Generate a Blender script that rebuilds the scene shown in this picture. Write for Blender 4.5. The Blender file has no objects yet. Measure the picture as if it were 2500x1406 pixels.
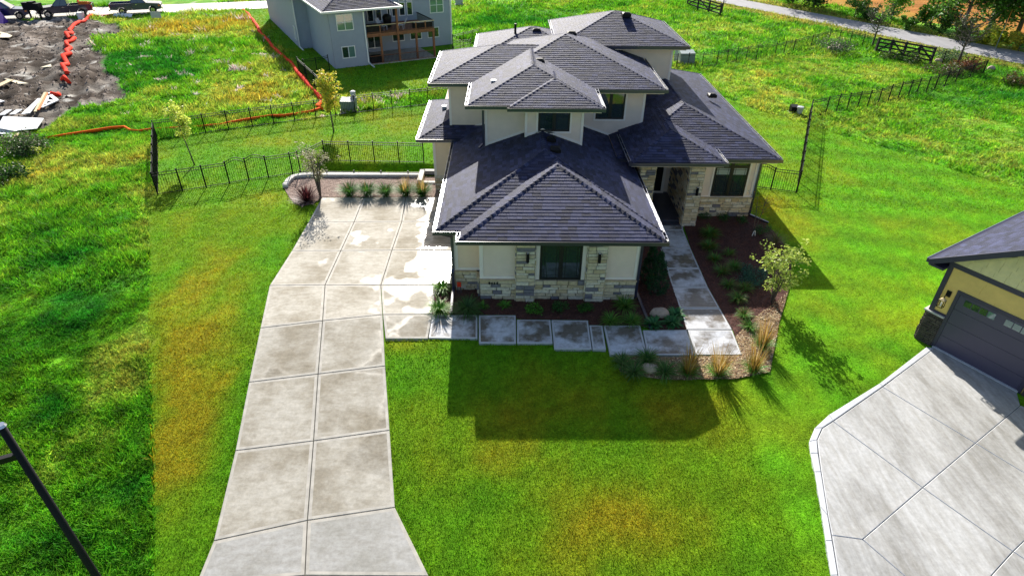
import bpy, math, random
import numpy as np
from mathutils import Vector, Matrix
random.seed(7); RNG = np.random.default_rng(7)
C = bpy.context.scene
COL = C.collection
# ------------------------------------------------------------------ camera, light
PITCH, YAW, ROLL, FPX, CAMH = 0.58945, 0.0104536, 0.010621, 1507.447, 15.0
def cam_axes():
    cp, sp, cy, sy = math.cos(PITCH), math.sin(PITCH), math.cos(YAW), math.sin(YAW)
    f = np.array([sy*cp, cy*cp, -sp]); r = np.array([cy, -sy, 0.]); u = np.cross(r, f)
    c, s = math.cos(ROLL), math.sin(ROLL)
    return f, c*r+s*u, -s*r+c*u
CF, CR, CU = cam_axes()
cam_d = bpy.data.cameras.new('camera'); cam = bpy.data.objects.new('camera', cam_d); COL.objects.link(cam)
cam_d.sensor_width = 36; cam_d.lens = 36*FPX/2500; cam_d.clip_start = .1; cam_d.clip_end = 2000
cam.matrix_world = Matrix(((CR[0], CU[0], -CF[0], 0), (CR[1], CU[1], -CF[1], 0), (CR[2], CU[2], -CF[2], CAMH), (0, 0, 0, 1)))
C.camera = cam
SUN_EL, SUN_AZ = math.radians(29.5), math.radians(-8.5)      # azimuth from +Y, negative = to the left
w = bpy.data.worlds.new('World'); C.world = w; w.use_nodes = True
nt = w.node_tree; bg = nt.nodes['Background']; sky = nt.nodes.new('ShaderNodeTexSky')
sky.sky_type = 'NISHITA'; sky.sun_disc = False; sky.sun_elevation = SUN_EL; sky.sun_rotation = SUN_AZ
sky.air_density = 1.0; sky.dust_density = 1.5
nt.links.new(sky.outputs[0], bg.inputs[0]); bg.inputs[1].default_value = 0.085
sd = bpy.data.lights.new('sun', 'SUN'); sun = bpy.data.objects.new('sun', sd); COL.objects.link(sun)
sd.energy = 5.0; sd.angle = math.radians(.5); sd.color = (1.0, .95, .86)
ldir = Vector((-math.sin(SUN_AZ)*math.cos(SUN_EL), -math.cos(SUN_AZ)*math.cos(SUN_EL), -math.sin(SUN_EL)))
sun.rotation_euler = ldir.to_track_quat('-Z', 'Y').to_euler(); sun.location = (0, 0, 40)
C.view_settings.view_transform = 'Standard'; C.view_settings.look = 'None'
C.view_settings.gamma = 1; C.view_settings.use_curve_mapping = False
C.view_settings.exposure = 0.95
C.cycles.max_bounces = 6; C.cycles.transparent_max_bounces = 6
# ------------------------------------------------------------------ terrain height and picture-to-ground survey
def smst(a, b, x):
    t = np.clip((np.asarray(x, float)-a)/(b-a), 0, 1); return t*t*(3-2*t)
def hgt(x, y):
    x = np.asarray(x, float); y = np.asarray(y, float)
    s = 20.6-y; s = np.where(s > 1, s-.5, np.where(s > 0, .5*s*s, 0))
    return -.11*np.minimum(s, 14)*(1-smst(5.8, 9.2, x))
def H(x, y): return float(hgt(x, y))
def ray(px, py): return CF+CR*(px-1250)/FPX-CU*(py-703)/FPX
def G(px, py, z=None):
    """ground point seen at this place of the survey picture (z: at that level)"""
    d = ray(px, py)
    if z is not None:
        t = (z-CAMH)/d[2]; p = d*t; return Vector((p[0], p[1], z))
    z = 0.
    for _ in range(25):
        t = (z-CAMH)/d[2]; p = d*t; z = .5*z+.5*H(p[0], p[1])
    return Vector((p[0], p[1], z))
def P(*pts): return [tuple(G(*p)[:2]) for p in pts]
def Zm(x0, y0, s): return lambda *pts: [(x0+a/s, y0+b/s) for a, b in pts]
# ------------------------------------------------------------------ numpy noise
def vnoise(x, y, seed=0):
    xi = np.floor(x); yi = np.floor(y); fx = x-xi; fy = y-yi
    fx = fx*fx*(3-2*fx); fy = fy*fy*(3-2*fy)
    def h(i, j):
        v = np.sin(i*127.1+j*311.7+seed*74.7)*43758.5453; return v-np.floor(v)
    return (h(xi, yi)*(1-fx)+h(xi+1, yi)*fx)*(1-fy)+(h(xi, yi+1)*(1-fx)+h(xi+1, yi+1)*fx)*fy
def fbm(x, y, seed=0, o=4):
    s = 0; a = .5; t = 0
    for k in range(o):
        s = s+a*vnoise(x*2**k, y*2**k, seed+k*3); t += a; a *= .5
    return s/t
def inpoly(x, y, poly):
    r = np.zeros(np.shape(x), bool); n = len(poly)
    for i in range(n):
        x0, y0 = poly[i]; x1, y1 = poly[(i+1) % n]
        if y0 == y1: continue
        c = ((y0 > y) != (y1 > y)) & (x < (x1-x0)*(y-y0)/(y1-y0)+x0); r ^= c
    return r
def sdist(x, y, poly):
    d = np.full(np.shape(x), 1e9); n = len(poly)
    for i in range(n):
        ax, ay = poly[i]; bx, by = poly[(i+1) % n]; ex, ey = bx-ax, by-ay; L = ex*ex+ey*ey+1e-12
        t = np.clip(((x-ax)*ex+(y-ay)*ey)/L, 0, 1); d = np.minimum(d, np.hypot(x-ax-t*ex, y-ay-t*ey))
    return np.where(inpoly(x, y, poly), d, -d)
# ------------------------------------------------------------------ materials
def new_mat(name):
    m = bpy.data.materials.new(name); m.use_nodes = True; return m, m.node_tree.nodes, m.node_tree.links, m.node_tree.nodes['Principled BSDF']
def ramp(N, L, src, stops):
    r = N.new('ShaderNodeValToRGB'); e = r.color_ramp.elements
    while len(e) < len(stops): e.new(.5)
    for el, (p, c) in zip(e, stops): el.position = p; el.color = (*c, 1)
    L.new(src, r.inputs[0]); return r.outputs[0]
def noise(N, L, scale, detail=6, rough=.6, vec=None, stretch=None, rz=0):
    g = N.new('ShaderNodeNewGeometry'); v = g.outputs['Position']
    if stretch:
        mp = N.new('ShaderNodeMapping'); mp.inputs['Scale'].default_value = stretch; mp.inputs['Rotation'].default_value = (0, 0, rz); L.new(v, mp.inputs[0]); v = mp.outputs[0]
    n = N.new('ShaderNodeTexNoise'); n.inputs['Scale'].default_value = scale; n.inputs['Detail'].default_value = detail
    n.inputs['Roughness'].default_value = rough; L.new(v, n.inputs['Vector']); return n.outputs['Fac']
def bump(N, L, src, bs, strength=.3, dist=.02):
    b = N.new('ShaderNodeBump'); b.inputs['Strength'].default_value = strength; b.inputs['Distance'].default_value = dist
    L.new(src, b.inputs['Height']); L.new(b.outputs[0], bs.inputs['Normal'])
def mat(name, col, rough=.7, var=.15, scale=6, bmp=0, bscale=60, metal=0, spec=.5, stretch=None):
    m, N, L, b = new_mat(name)
    b.inputs['Roughness'].default_value = rough; b.inputs['Metallic'].default_value = metal; b.inputs['Specular IOR Level'].default_value = spec
    if var:
        f = noise(N, L, scale, stretch=stretch)
        c = ramp(N, L, f, [(.3, [v*(1-var) for v in col]), (.7, [min(1, v*(1+var)) for v in col])]); L.new(c, b.inputs['Base Color'])
    else: b.inputs['Base Color'].default_value = (*col, 1)
    if bmp: bump(N, L, noise(N, L, bscale, 4), b, bmp, .01)
    return m
def attr_mat(name, rough=.8, trans=0, fine=0, fscale=30, bmp=0, spec=.3, lo=.6, hi=1.4):
    """colour from the mesh's own colour attribute (what each piece is made of), with fine variation"""
    m, N, L, b = new_mat(name); a = N.new('ShaderNodeAttribute'); a.attribute_name = 'Col'
    src = a.outputs['Color']
    if fine:
        f = noise(N, L, fscale, 5, .7); rm = ramp(N, L, f, [(.3, (lo,)*3), (.7, (hi,)*3)])
        mx = N.new('ShaderNodeMix'); mx.data_type = 'RGBA'; mx.blend_type = 'MULTIPLY'; mx.inputs[0].default_value = fine
        L.new(src, mx.inputs[6]); L.new(rm, mx.inputs[7]); src = mx.outputs[2]
    L.new(src, b.inputs['Base Color']); b.inputs['Roughness'].default_value = rough; b.inputs['Specular IOR Level'].default_value = spec
    if bmp: bump(N, L, noise(N, L, fscale*1.6, 5, .7), b, bmp, .05)
    if trans:
        t = N.new('ShaderNodeBsdfTranslucent'); L.new(src, t.inputs['Color'])
        mix = N.new('ShaderNodeMixShader'); mix.inputs[0].default_value = trans
        L.new(b.outputs[0], mix.inputs[1]); L.new(t.outputs[0], mix.inputs[2]); L.new(mix.outputs[0], N['Material Output'].inputs['Surface'])
    return m
def glass_mat(name, col, rough=.05):
    m, N, L, b = new_mat(name); b.inputs['Base Color'].default_value = (*col, 1); b.inputs['Roughness'].default_value = rough
    b.inputs['Specular IOR Level'].default_value = 1.0; b.inputs['IOR'].default_value = 1.6
    bump(N, L, noise(N, L, .8, 2), b, .06, .05); return m
def concrete(name, base, stain, wet=0, wide=None, sharp=(.36, .58)):
    m, N, L, b = new_mat(name)
    f1 = noise(N, L, .55, 7, .62, stretch=wide if wide != 'diag' else (1.1, .35, 1), rz=.54 if wide == 'diag' else 0); f2 = noise(N, L, 9, 6, .7); f3 = noise(N, L, 2.2, 5, .65, stretch=(1, 2.4, 1) if wide != 'diag' else (3, .5, 1), rz=.54 if wide == 'diag' else 0)
    c1 = ramp(N, L, f1, [(sharp[0], stain), (sharp[1], base)])
    c2 = ramp(N, L, f2, [(.3, (.82,)*3), (.7, (1.12,)*3)]); c3 = ramp(N, L, f3, [(.35, (.84, .82, .78)), (.62, (1.08, 1.08, 1.08))])
    def mul(a, c):
        mx = N.new('ShaderNodeMix'); mx.data_type = 'RGBA'; mx.blend_type = 'MULTIPLY'; mx.inputs[0].default_value = 1
        L.new(a, mx.inputs[6]); L.new(c, mx.inputs[7]); return mx.outputs[2]
    L.new(mul(mul(c1, c2), c3), b.inputs['Base Color'])
    if wet:                                        # puddled film of water: smooth where the noise says wet
        r = N.new('ShaderNodeMapRange'); r.inputs['From Min'].default_value = .43; r.inputs['From Max'].default_value = .52
        r.inputs['To Min'].default_value = .8; r.inputs['To Max'].default_value = wet; gx = N.new('ShaderNodeNewGeometry'); sx = N.new('ShaderNodeSeparateXYZ'); L.new(gx.outputs['Position'], sx.inputs[0])
        mr = N.new('ShaderNodeMapRange'); mr.inputs['From Min'].default_value = -6.5; mr.inputs['From Max'].default_value = -4.2; mr.inputs['To Min'].default_value = -.2; mr.inputs['To Max'].default_value = .0
        L.new(sx.outputs[0], mr.inputs[0]); ad = N.new('ShaderNodeMath'); L.new(noise(N, L, .5, 3, .5), ad.inputs[0]); L.new(mr.outputs[0], ad.inputs[1]); L.new(ad.outputs[0], r.inputs[0]); L.new(r.outputs[0], b.inputs['Roughness'])
        b.inputs['Specular IOR Level'].default_value = .35
    else: b.inputs['Roughness'].default_value = .65
    bump(N, L, f2, b, .25, .01); return m
M = {}
M['stucco'] = mat('stucco', (.74, .62, .53), .9, .05, 2, .5, 90)
M['stucco_warm'] = mat('stucco_warm', (.76, .61, .46), .9, .05, 2, .5, 90)
M['trim'] = mat('painted_trim', (.80, .73, .68), .6, .04, 3)
M['mortar'] = mat('mortar', (.22, .20, .16), .95, .15, 20, .4)
for n, c in (('cream', (.56, .48, .33)), ('buff', (.48, .39, .24)), ('pale', (.62, .57, .46)), ('slate', (.17, .165, .19))):
    M['stone_'+n] = mat('stone_'+n, c, .9, .22, 9, .8, 35)
M['stone_dark'] = mat('dark_ledgestone', (.075, .06, .05), .85, .5, 5, .8, 40)
M['shingle'] = attr_mat('asphalt_shingle', .68, fine=.8, fscale=38, bmp=.5, spec=.22, lo=.5, hi=1.6)
M['deck_base'] = mat('roof_felt', (.03, .03, .035), .9, 0)
M['gutter'] = mat('dark_gutter', (.018, .02, .045), .28, 0, metal=0, spec=.9)
M['edge_metal'] = mat('galvanised_edge', (.42, .44, .50), .35, 0, metal=.6)
M['black'] = mat('black_metal', (.006, .006, .007), .55, 0, spec=.2)
M['fence'] = mat('black_fence_paint', (.006, .008, .009), .6, 0, spec=.12)
M['black_frame'] = mat('black_window_frame', (.010, .010, .012), .4, 0)
M['glass'] = glass_mat('window_glass', (.018, .034, .034))
M['glass_green'] = glass_mat('pale_window_glass', (.10, .19, .18))
M['blind'] = mat('window_blind', (.30, .36, .34), .5, .1, 8)
M['concrete'] = concrete('driveway_concrete', (.45, .42, .36), (.27, .235, .175), .13)
M['concrete_edge'] = mat('troweled_concrete', (.44, .41, .355), .8, .2, 3, .2)
M['concrete_new'] = concrete('apron_concrete', (.40, .39, .37), (.31, .30, .27))
M['walk'] = concrete('walk_concrete', (.56, .57, .60), (.17, .145, .115), .22, sharp=(.44, .55))
M['walk_edge'] = mat('walk_edge', (.48, .48, .48), .5, .1, 3, .2)
M['drive2'] = concrete('new_concrete', (.44, .44, .435), (.26, .255, .24), 0, wide='diag')
M['drive2_edge'] = mat('new_concrete_edge', (.52, .53, .55), .55, .08, 3, .2)
M['road'] = concrete('road_concrete', (.50, .47, .42), (.38, .36, .32))
M['asphalt'] = mat('grey_asphalt', (.27, .265, .28), .8, .12, 1.2, .3, 20, stretch=(1, .25, 1))
M['ground'] = attr_mat('ground_turf', .95, fine=.75, fscale=9, bmp=.9, spec=.1, lo=.5, hi=1.45)
M['grass'] = attr_mat('grass_blades', .65, trans=.45, spec=.25)
M['leaf'] = attr_mat('leaves', .5, trans=.4, spec=.3)
M['bark'] = mat('bark', (.10, .08, .065), .9, .3, 12, .6)
M['mulch'] = mat('dark_red_mulch', (.075, .028, .020), .95, .5, 14, 1, 30)
M['chips'] = attr_mat('mulch_chips', .9)
M['straw'] = mat('tan_wood_mulch', (.20, .13, .075), .95, .5, 14, 1, 30)
M['gravel'] = mat('pink_gravel', (.27, .19, .155), .95, .4, 18, 1, 30)
M['dirt'] = mat('bare_dirt', (.15, .125, .11), .9, .3, 3, 1, 8)
M['boulder'] = mat('pink_granite', (.42, .32, .25), .85, .2, 6, .5)
M['white'] = mat('white_paint', (.80, .80, .80), .5, .03, 3)
M['siding'] = mat('grey_blue_siding', (.30, .345, .42), .65, .05, 2)
M['wood'] = mat('stained_deck_wood', (.23, .085, .035), .6, .35, 5, .3, 30)
M['lumber'] = mat('raw_lumber', (.62, .48, .28), .8, .15, 4, .2)
M['osb'] = mat('plywood', (.68, .60, .42), .8, .15, 4, .2)
M['yellow'] = mat('yellow_siding', (.80, .55, .17), .7, .08, 3, .2)
M['shake'] = mat('pale_yellow_shakes', (.80, .68, .36), .75, .1, 4, .3)
M['purple_trim'] = mat('dark_plum_trim', (.048, .042, .075), .5, .05, 3)
M['garage_door'] = mat('plum_garage_door', (.070, .062, .105), .45, .05, 2)
M['orange'] = mat('orange_mesh_sock', (.95, .12, .008), .85, .2, 14, .6, 40, spec=.1)
M['red'] = mat('red_mesh_sock', (.92, .045, .018), .85, .2, 14, .6, 40, spec=.1)
M['rust'] = mat('orange_plastic', (.85, .18, .01), .5, .05, 4)
M['paint_blue'] = mat('dark_blue_car_paint', (.012, .022, .085), .18, 0, spec=.8)
M['paint_black'] = mat('black_car_paint', (.010, .014, .045), .18, 0, spec=.8)
M['chrome'] = mat('chrome', (.6, .6, .62), .2, 0, metal=.9)
M['rubber'] = mat('rubber', (.015, .015, .016), .85, 0)
M['lens_red'] = mat('red_lens', (.35, .01, .01), .3, 0); M['lens_clear'] = mat('clear_lens', (.6, .6, .6), .15, 0)
M['lens_orange'] = mat('orange_lens', (.8, .2, .02), .3, 0)
M['purple'] = mat('purple_tarp', (.07, .008, .30), .45, .1, 3)
M['utility'] = mat('utility_green_grey', (.20, .26, .26), .5, .06, 3)
M['grey_box'] = mat('light_grey_box', (.45, .47, .50), .5, .06, 3)
M['rust_wood'] = mat('dark_wood_fence', (.022, .018, .020), .8, .3, 8, .3)
M['sign_orange'] = mat('orange_sign', (.85, .22, .01), .4, 0)
M['sign_red'] = mat('red_sign', (.55, .03, .01), .4, 0)
M['patio_chair'] = mat('pale_plastic', (.45, .46, .55), .5, 0)
M['porch'] = mat('dark_porch_floor', (.060, .062, .085), .35, .25, 3, .1)
M['retain'] = mat('retaining_block', (.55, .53, .49), .85, .12, 3, .3)
# ------------------------------------------------------------------ objects
OFF = {}
def tag(o, label=None, cat=None, group=None, kind=None):
    if label: o['label'] = label
    if cat: o['category'] = cat
    if group: o['group'] = group
    if kind: o['kind'] = kind
    return o
def thing(name, label, cat, loc=(0, 0, 0), rz=0, group=None, off=True):
    o = bpy.data.objects.new(name, None); COL.objects.link(o); o.location = loc; o.rotation_euler = (0, 0, rz)
    o.empty_display_size = .3
    OFF[o.name] = Vector(loc) if (off and rz == 0) else Vector((0, 0, 0))
    return tag(o, label, cat, group)
def newobj(name, me, parent=None, kind=None):
    o = bpy.data.objects.new(name, me); COL.objects.link(o)
    if parent is not None: o.parent = parent; OFF[o.name] = OFF.get(parent.name, Vector())
    if kind: o['kind'] = kind
    return o
class MB:
    def __init__(s): s.v = []; s.f = []; s.m = []; s.c = []; s.cur = 0; s.col = (1, 1, 1); s.marks = []
    def poly(s, pts):
        n = len(s.v); s.v += [tuple(p) for p in pts]; s.f.append(tuple(range(n, n+len(pts)))); s.m.append(s.cur); s.c.append(s.col)
    def mesh(s, vs, fs):
        n = len(s.v); s.marks.append((n, len(s.f))); s.v += [tuple(p) for p in vs]
        for f in fs: s.f.append(tuple(n+i for i in f)); s.m.append(s.cur); s.c.append(s.col)
    def box(s, x0, x1, y0, y1, z0, z1):
        vs = [(x, y, z) for z in (z0, z1) for y in (y0, y1) for x in (x0, x1)]
        s.mesh(vs, [(0, 2, 3, 1), (4, 5, 7, 6), (0, 1, 5, 4), (2, 6, 7, 3), (0, 4, 6, 2), (1, 3, 7, 5)])
    def obox(s, o, e, n, l0, l1, d0, d1, z0, z1):
        """box in a frame: e along, n outward, z up"""
        o = Vector(o); e = Vector(e); n = Vector(n)
        vs = [o+e*a+n*b+Vector((0, 0, c)) for c in (z0, z1) for b in (d0, d1) for a in (l0, l1)]
        s.mesh(vs, [(0, 2, 3, 1), (4, 5, 7, 6), (0, 1, 5, 4), (2, 6, 7, 3), (0, 4, 6, 2), (1, 3, 7, 5)])
    def prism(s, pts, axis, a0, a1):
        """extrude a 2D outline along axis 0/1/2"""
        def mk(p, a):
            q = list(p); q.insert(axis, a); return tuple(q)
        n = len(pts); vs = [mk(p, a0) for p in pts]+[mk(p, a1) for p in pts]
        s.mesh(vs, [tuple(range(n))[::-1], tuple(range(n, 2*n))]+[(i, (i+1) % n, (i+1) % n+n, i+n) for i in range(n)])
    def tube(s, pts, r, n=6, cap=True):
        pts = [Vector(p) for p in pts]; rs = r if isinstance(r, (list, tuple)) else [r]*len(pts); base = len(s.v); rings = []
        for i, p in enumerate(pts):
            d = (pts[min(i+1, len(pts)-1)]-pts[max(i-1, 0)]).normalized()
            a = d.cross(Vector((0, 0, 1)) if abs(d.z) < .95 else Vector((1, 0, 0))).normalized(); b = d.cross(a)
            rings.append([len(s.v)+k for k in range(n)])
            s.v += [tuple(p+(a*math.cos(2*math.pi*k/n)+b*math.sin(2*math.pi*k/n))*rs[i]) for k in range(n)]
        for i in range(len(pts)-1):
            for k in range(n):
                s.f.append((rings[i][k], rings[i][(k+1) % n], rings[i+1][(k+1) % n], rings[i+1][k])); s.m.append(s.cur); s.c.append(s.col)
        if cap:
            s.f.append(tuple(rings[0])[::-1]); s.m.append(s.cur); s.c.append(s.col); s.f.append(tuple(rings[-1])); s.m.append(s.cur); s.c.append(s.col)
    def bar(s, a, b, w, h):
        a = Vector(a); b = Vector(b); d = (b-a); L = d.length; d.normalize()
        n = d.cross(Vector((0, 0, 1)) if abs(d.z) < .95 else Vector((0, 1, 0))).normalized(); u = n.cross(d)
        vs = [p+n*i*w/2+u*j*h/2 for p in (a, b) for i, j in ((-1, -1), (1, -1), (1, 1), (-1, 1))]
        s.mesh(vs, [(0, 3, 2, 1), (4, 5, 6, 7), (0, 1, 5, 4), (1, 2, 6, 5), (2, 3, 7, 6), (3, 0, 4, 7)])
    def mk(s, name, off=None, smooth=False, colors=False):
        me = bpy.data.meshes.new(name); o = off if off is not None else Vector()
        me.from_pydata([(v[0]-o[0], v[1]-o[1], v[2]-o[2]) for v in s.v], [], s.f)
        me.polygons.foreach_set('material_index', s.m)
        if colors:
            a = me.color_attributes.new('Col', 'FLOAT_COLOR', 'CORNER'); arr = []
            for f, c in zip(s.f, s.c): arr += [c[0], c[1], c[2], 1]*len(f)
            a.data.foreach_set('color', arr)
        if smooth: me.polygons.foreach_set('use_smooth', [True]*len(s.f))
        me.update(); return me
    def build(s, name, mats, parent=None, kind=None, smooth=False, colors=False, label=None):
        if not isinstance(mats, (list, tuple)): mats = [mats]
        me = s.mk(name, OFF.get(parent.name) if parent is not None else None, smooth, colors)
        for m in mats: me.materials.append(m if not isinstance(m, str) else M[m])
        o = newobj(name, me, parent, kind)
        if label: o['label'] = label
        return o
def each(mb, name, material, parent):
    """every piece added to mb becomes a part of its own"""
    mk = mb.marks+[(len(mb.v), len(mb.f))]
    for (v0, f0), (v1, f1) in zip(mk[:-1], mk[1:]):
        m = MB(); m.v = mb.v[v0:v1]; m.f = [tuple(i-v0 for i in f) for f in mb.f[f0:f1]]; m.m = [0]*(f1-f0); m.c = [(1, 1, 1)]*(f1-f0); m.build(name, material, parent)
def big_mesh(name, V, F, cols, material, kind='stuff', parent=None, nper=3):
    """numpy mesh: V (n,3), F (m,nper), cols (n,3)"""
    me = bpy.data.meshes.new(name); V = np.asarray(V, np.float32); F = np.asarray(F, np.int32)
    if parent is not None: V = V-np.array(OFF.get(parent.name, Vector())[:], np.float32)
    me.vertices.add(len(V)); me.vertices.foreach_set('co', V.ravel())
    me.loops.add(F.size); me.loops.foreach_set('vertex_index', F.ravel())
    me.polygons.add(len(F)); me.polygons.foreach_set('loop_start', np.arange(0, F.size, nper, dtype=np.int32))
    me.update(calc_edges=True)
    a = me.color_attributes.new('Col', 'FLOAT_COLOR', 'POINT')
    a.data.foreach_set('color', np.hstack([cols, np.ones((len(cols), 1))]).astype(np.float32).ravel())
    me.materials.append(M[material]); o = newobj(name, me, parent, kind); return o
# ------------------------------------------------------------------ zones on the ground
Za = Zm(1500, 480, 2.93); Zb = Zm(1020, 540, 4.032); Zc = Zm(500, 440, 3.348); Zd = Zm(1900, 830, 2.4417); Ze = Zm(660, 330, 5.682)
LAWN = P((384, 1750), (376, 1200), (372, 1000), (366, 600), (362, 485), (378, 476), (383, 345), (560, 317), (770, 290), (870, 273), (1046, 257), (1110, 249), (1300, 232), (1640, 190),
         (1758, 235), (1850, 268), (1975, 305), (2100, 345), (2300, 405), (2500, 465), (2900, 590), (2900, 1750))
LAWN2 = P((598, 34), (640, 75), (700, 130), (745, 190), (787, 243), (880, 236), (1046, 216), (1200, 200), (1160, 110), (1104, 90), (1104, -30), (660, -20), (640, 10))
DIRT = P((-300, 62), (60, 50), (218, 44), (250, 60), (330, 75), (215, 98), (240, 130), (262, 170), (300, 245), (255, 262), (190, 268), (150, 292), (60, 322), (-80, 360), (-400, 420))
FIELD = P((1960, -80), (2015, 12), (2150, 36), (2250, 52), (2350, 68), (2500, 100), (2900, 160), (2900, -110))
DRIVE_OUT = P(*Zc((958, 148), (850, 300), (715, 560), (530, 868), (455, 1215)), (608, 935), (575, 1102), (522, 1322), (478, 1430), (440, 1560), (1100, 1560), (1050, 1408), (965, 1240), (952, 1052), (941, 829), (1045, 829), *Zc((1895, 1103), (1890, 860)), (1115, 700), (1115, 483))
WALK_OUT = P(*Zb((140, 930), (968, 932), (972, 975), (1678, 983), (1685, 1030), (2190, 1032), (2205, 1078)), *Za((515, 957), (410, 650), (320, 375), (290, 190), (490, 190), (545, 375), (670, 655), (845, 957), (915, 1137)), *Zb((1890, 1325), (1718, 1272), (1340, 1268), (1330, 1212), (597, 1210), (590, 1165), (105, 1160)))
DRIVE2_OUT = P(*Zd((880, 50), (600, 265), (300, 450), (215, 530), (182, 610), (190, 680), (215, 790), (250, 1000), (280, 1200), (310, 1406), (340, 1600), (1700, 1600), (1700, 300), (1415, 300)))
BED_FRONT = P(*Zb((180, 640), (375, 620), (2150, 640), (2145, 700), (2290, 1078), (2190, 1032), (1685, 1028), (1678, 981), (972, 973), (968, 930), (140, 928)))
BED_MID = P(*Za((150, 690), (150, 330), (330, 330), (370, 520), (515, 957), (262, 958)))
BED_RIGHT = P(*Za((490, 195), (590, 110), (950, 130), (1085, 195), (1200, 330), (1262, 440), (1262, 600), (1240, 690), (1195, 830), (1000, 870), (860, 1010), (845, 960), (755, 805), (670, 655), (610, 520), (545, 375)))
BED_STRAW = P(*Za((0, 1141), (910, 1141), (862, 1010), (1000, 872), (1180, 740), (1240, 690), (1200, 830), (1178, 900), (1150, 1050), (1112, 1260), (960, 1290), (850, 1312), (620, 1312), (300, 1310), (40, 1260)))
BED_GRAVEL = P(*Ze((190, 735), (250, 650), (340, 600), (480, 590), (700, 590), (2070, 585), (2340, 590), (2340, 870), (720, 872), (600, 960), (440, 1000), (330, 940), (250, 850)))
HOUSES = [[(-2.2, 21.4), (5.5, 21.4), (5.5, 28), (9, 28), (12.8, 29.3), (12.8, 44), (-4, 44), (-4, 32.6), (-2.2, 32.6)]]
GA = Vector((-15.84, 58.55, 0)); GANG = math.radians(27.5); GU = Vector((math.cos(GANG), math.sin(GANG), 0)); GV = Vector((-math.sin(GANG), math.cos(GANG), 0))
def gw(u, v, z=0): return GA+GU*u+GV*v+Vector((0, 0, z))
HOUSES.append([tuple(gw(*p)[:2]) for p in ((0, 0), (9.8, 0), (13.6, 4.6), (13.6, 27), (-1.2, 27), (-1.2, 9.2), (0, 9.2))])
YO = Vector((16.52, 18.46, 0)); YU = Vector((.525, -.851, 0)); YV = Vector((.851, .525, 0))
HOUSES.append([tuple((YO+YU*a+YV*b)[:2]) for a, b in ((-.7, 0), (6, 0), (6, 12), (-.7, 12))])
def roadline(a, b, ext=200):
    a = G(*a); b = G(*b); d = (b-a).normalized(); return a-d*ext, b+d*ext
lr_n = roadline((400, 33), (650, 22)); lr_f = roadline((400, 13), (650, 3.5))
ROAD_L = [tuple(p[:2]) for p in (lr_n[0], lr_n[1], lr_f[1], lr_f[0])]
rr_n = roadline((2000, 57), (2500, 160), 90); rr_f = roadline((2000, 36), (2500, 130), 90)
ROAD_R = [tuple(p[:2]) for p in (rr_n[0], rr_n[1], rr_f[1], rr_f[0])]
HARD = [DRIVE_OUT, WALK_OUT, DRIVE2_OUT, BED_FRONT, BED_MID, BED_RIGHT, BED_STRAW, BED_GRAVEL, ROAD_L, ROAD_R]+HOUSES
BLOBS = []   # dry patches: x, y, rx, ry, strength
for px, py, rx, ry, s in ((468, 700, .8, 2.2, .8), (440, 860, 1.0, 2.6, 1), (455, 1010, .9, 2.2, 1), (430, 1130, .9, 1.6, .9), (560, 640, .8, 2., .55), (540, 760, .7, 2., .5), (545, 940, .5, 1.6, .6), (640, 480, 1.2, 1.2, .35),
                          (1400, 960, 2.6, 1.6, .75), (1640, 1010, 1.2, 1.2, .6), (1250, 1010, 1.2, 1., .5), (1560, 1230, 2.6, 1.4, .55), (1500, 1330, 3., 1.2, .5), (1300, 1130, 1.6, 1., .4), (975, 842, .6, .5, .7), (1180, 1120, 1, .7, .4),
                          (1890, 505, 1.5, 1.6, .75), (1960, 560, 1.3, 1., .5), (1985, 600, .9, .7, .5), (470, 300, 2, 1.5, .3), (640, 340, 4, 2, .3), (990, 290, 4, 1.6, .45), (1850, 640, .8, 1.4, .3), (2200, 330, 3, 2, .2), (1780, 980, .9, .9, .5)):
    g = G(px, py); BLOBS.append((g.x, g.y, rx, ry, s))
RBLOBS = []  # rough ground: dry/orange (positive) or lush (negative)
for px, py, r, s in ((300, 880, 1.6, 1.), (250, 960, 1.3, .9), (180, 1090, 1.6, .8), (360, 560, 2.5, .5), (230, 400, 4, .6), (120, 420, 4, .4), (420, 80, 9, .5), (560, 60, 10, .8), (620, 150, 7, .8), (660, 230, 6, .9), (500, 215, 5, .4),
                     (1780, 205, 4, .6), (1900, 230, 5, .4), (2250, 185, 5, .5), (1830, 45, 6, .35), (2350, 400, 8, .35), (140, 800, 3, -.9), (150, 640, 3, -1), (180, 980, 1.5, -1), (420, 170, 7, -1), (350, 130, 6, -1), (150, 1250, 3, -.7), (250, 340, 4, -.5), (1250, 50, 8, -.7), (2430, 230, 6, -.6)):
    g = G(px, py); RBLOBS.append((g.x, g.y, r, s))
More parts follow.
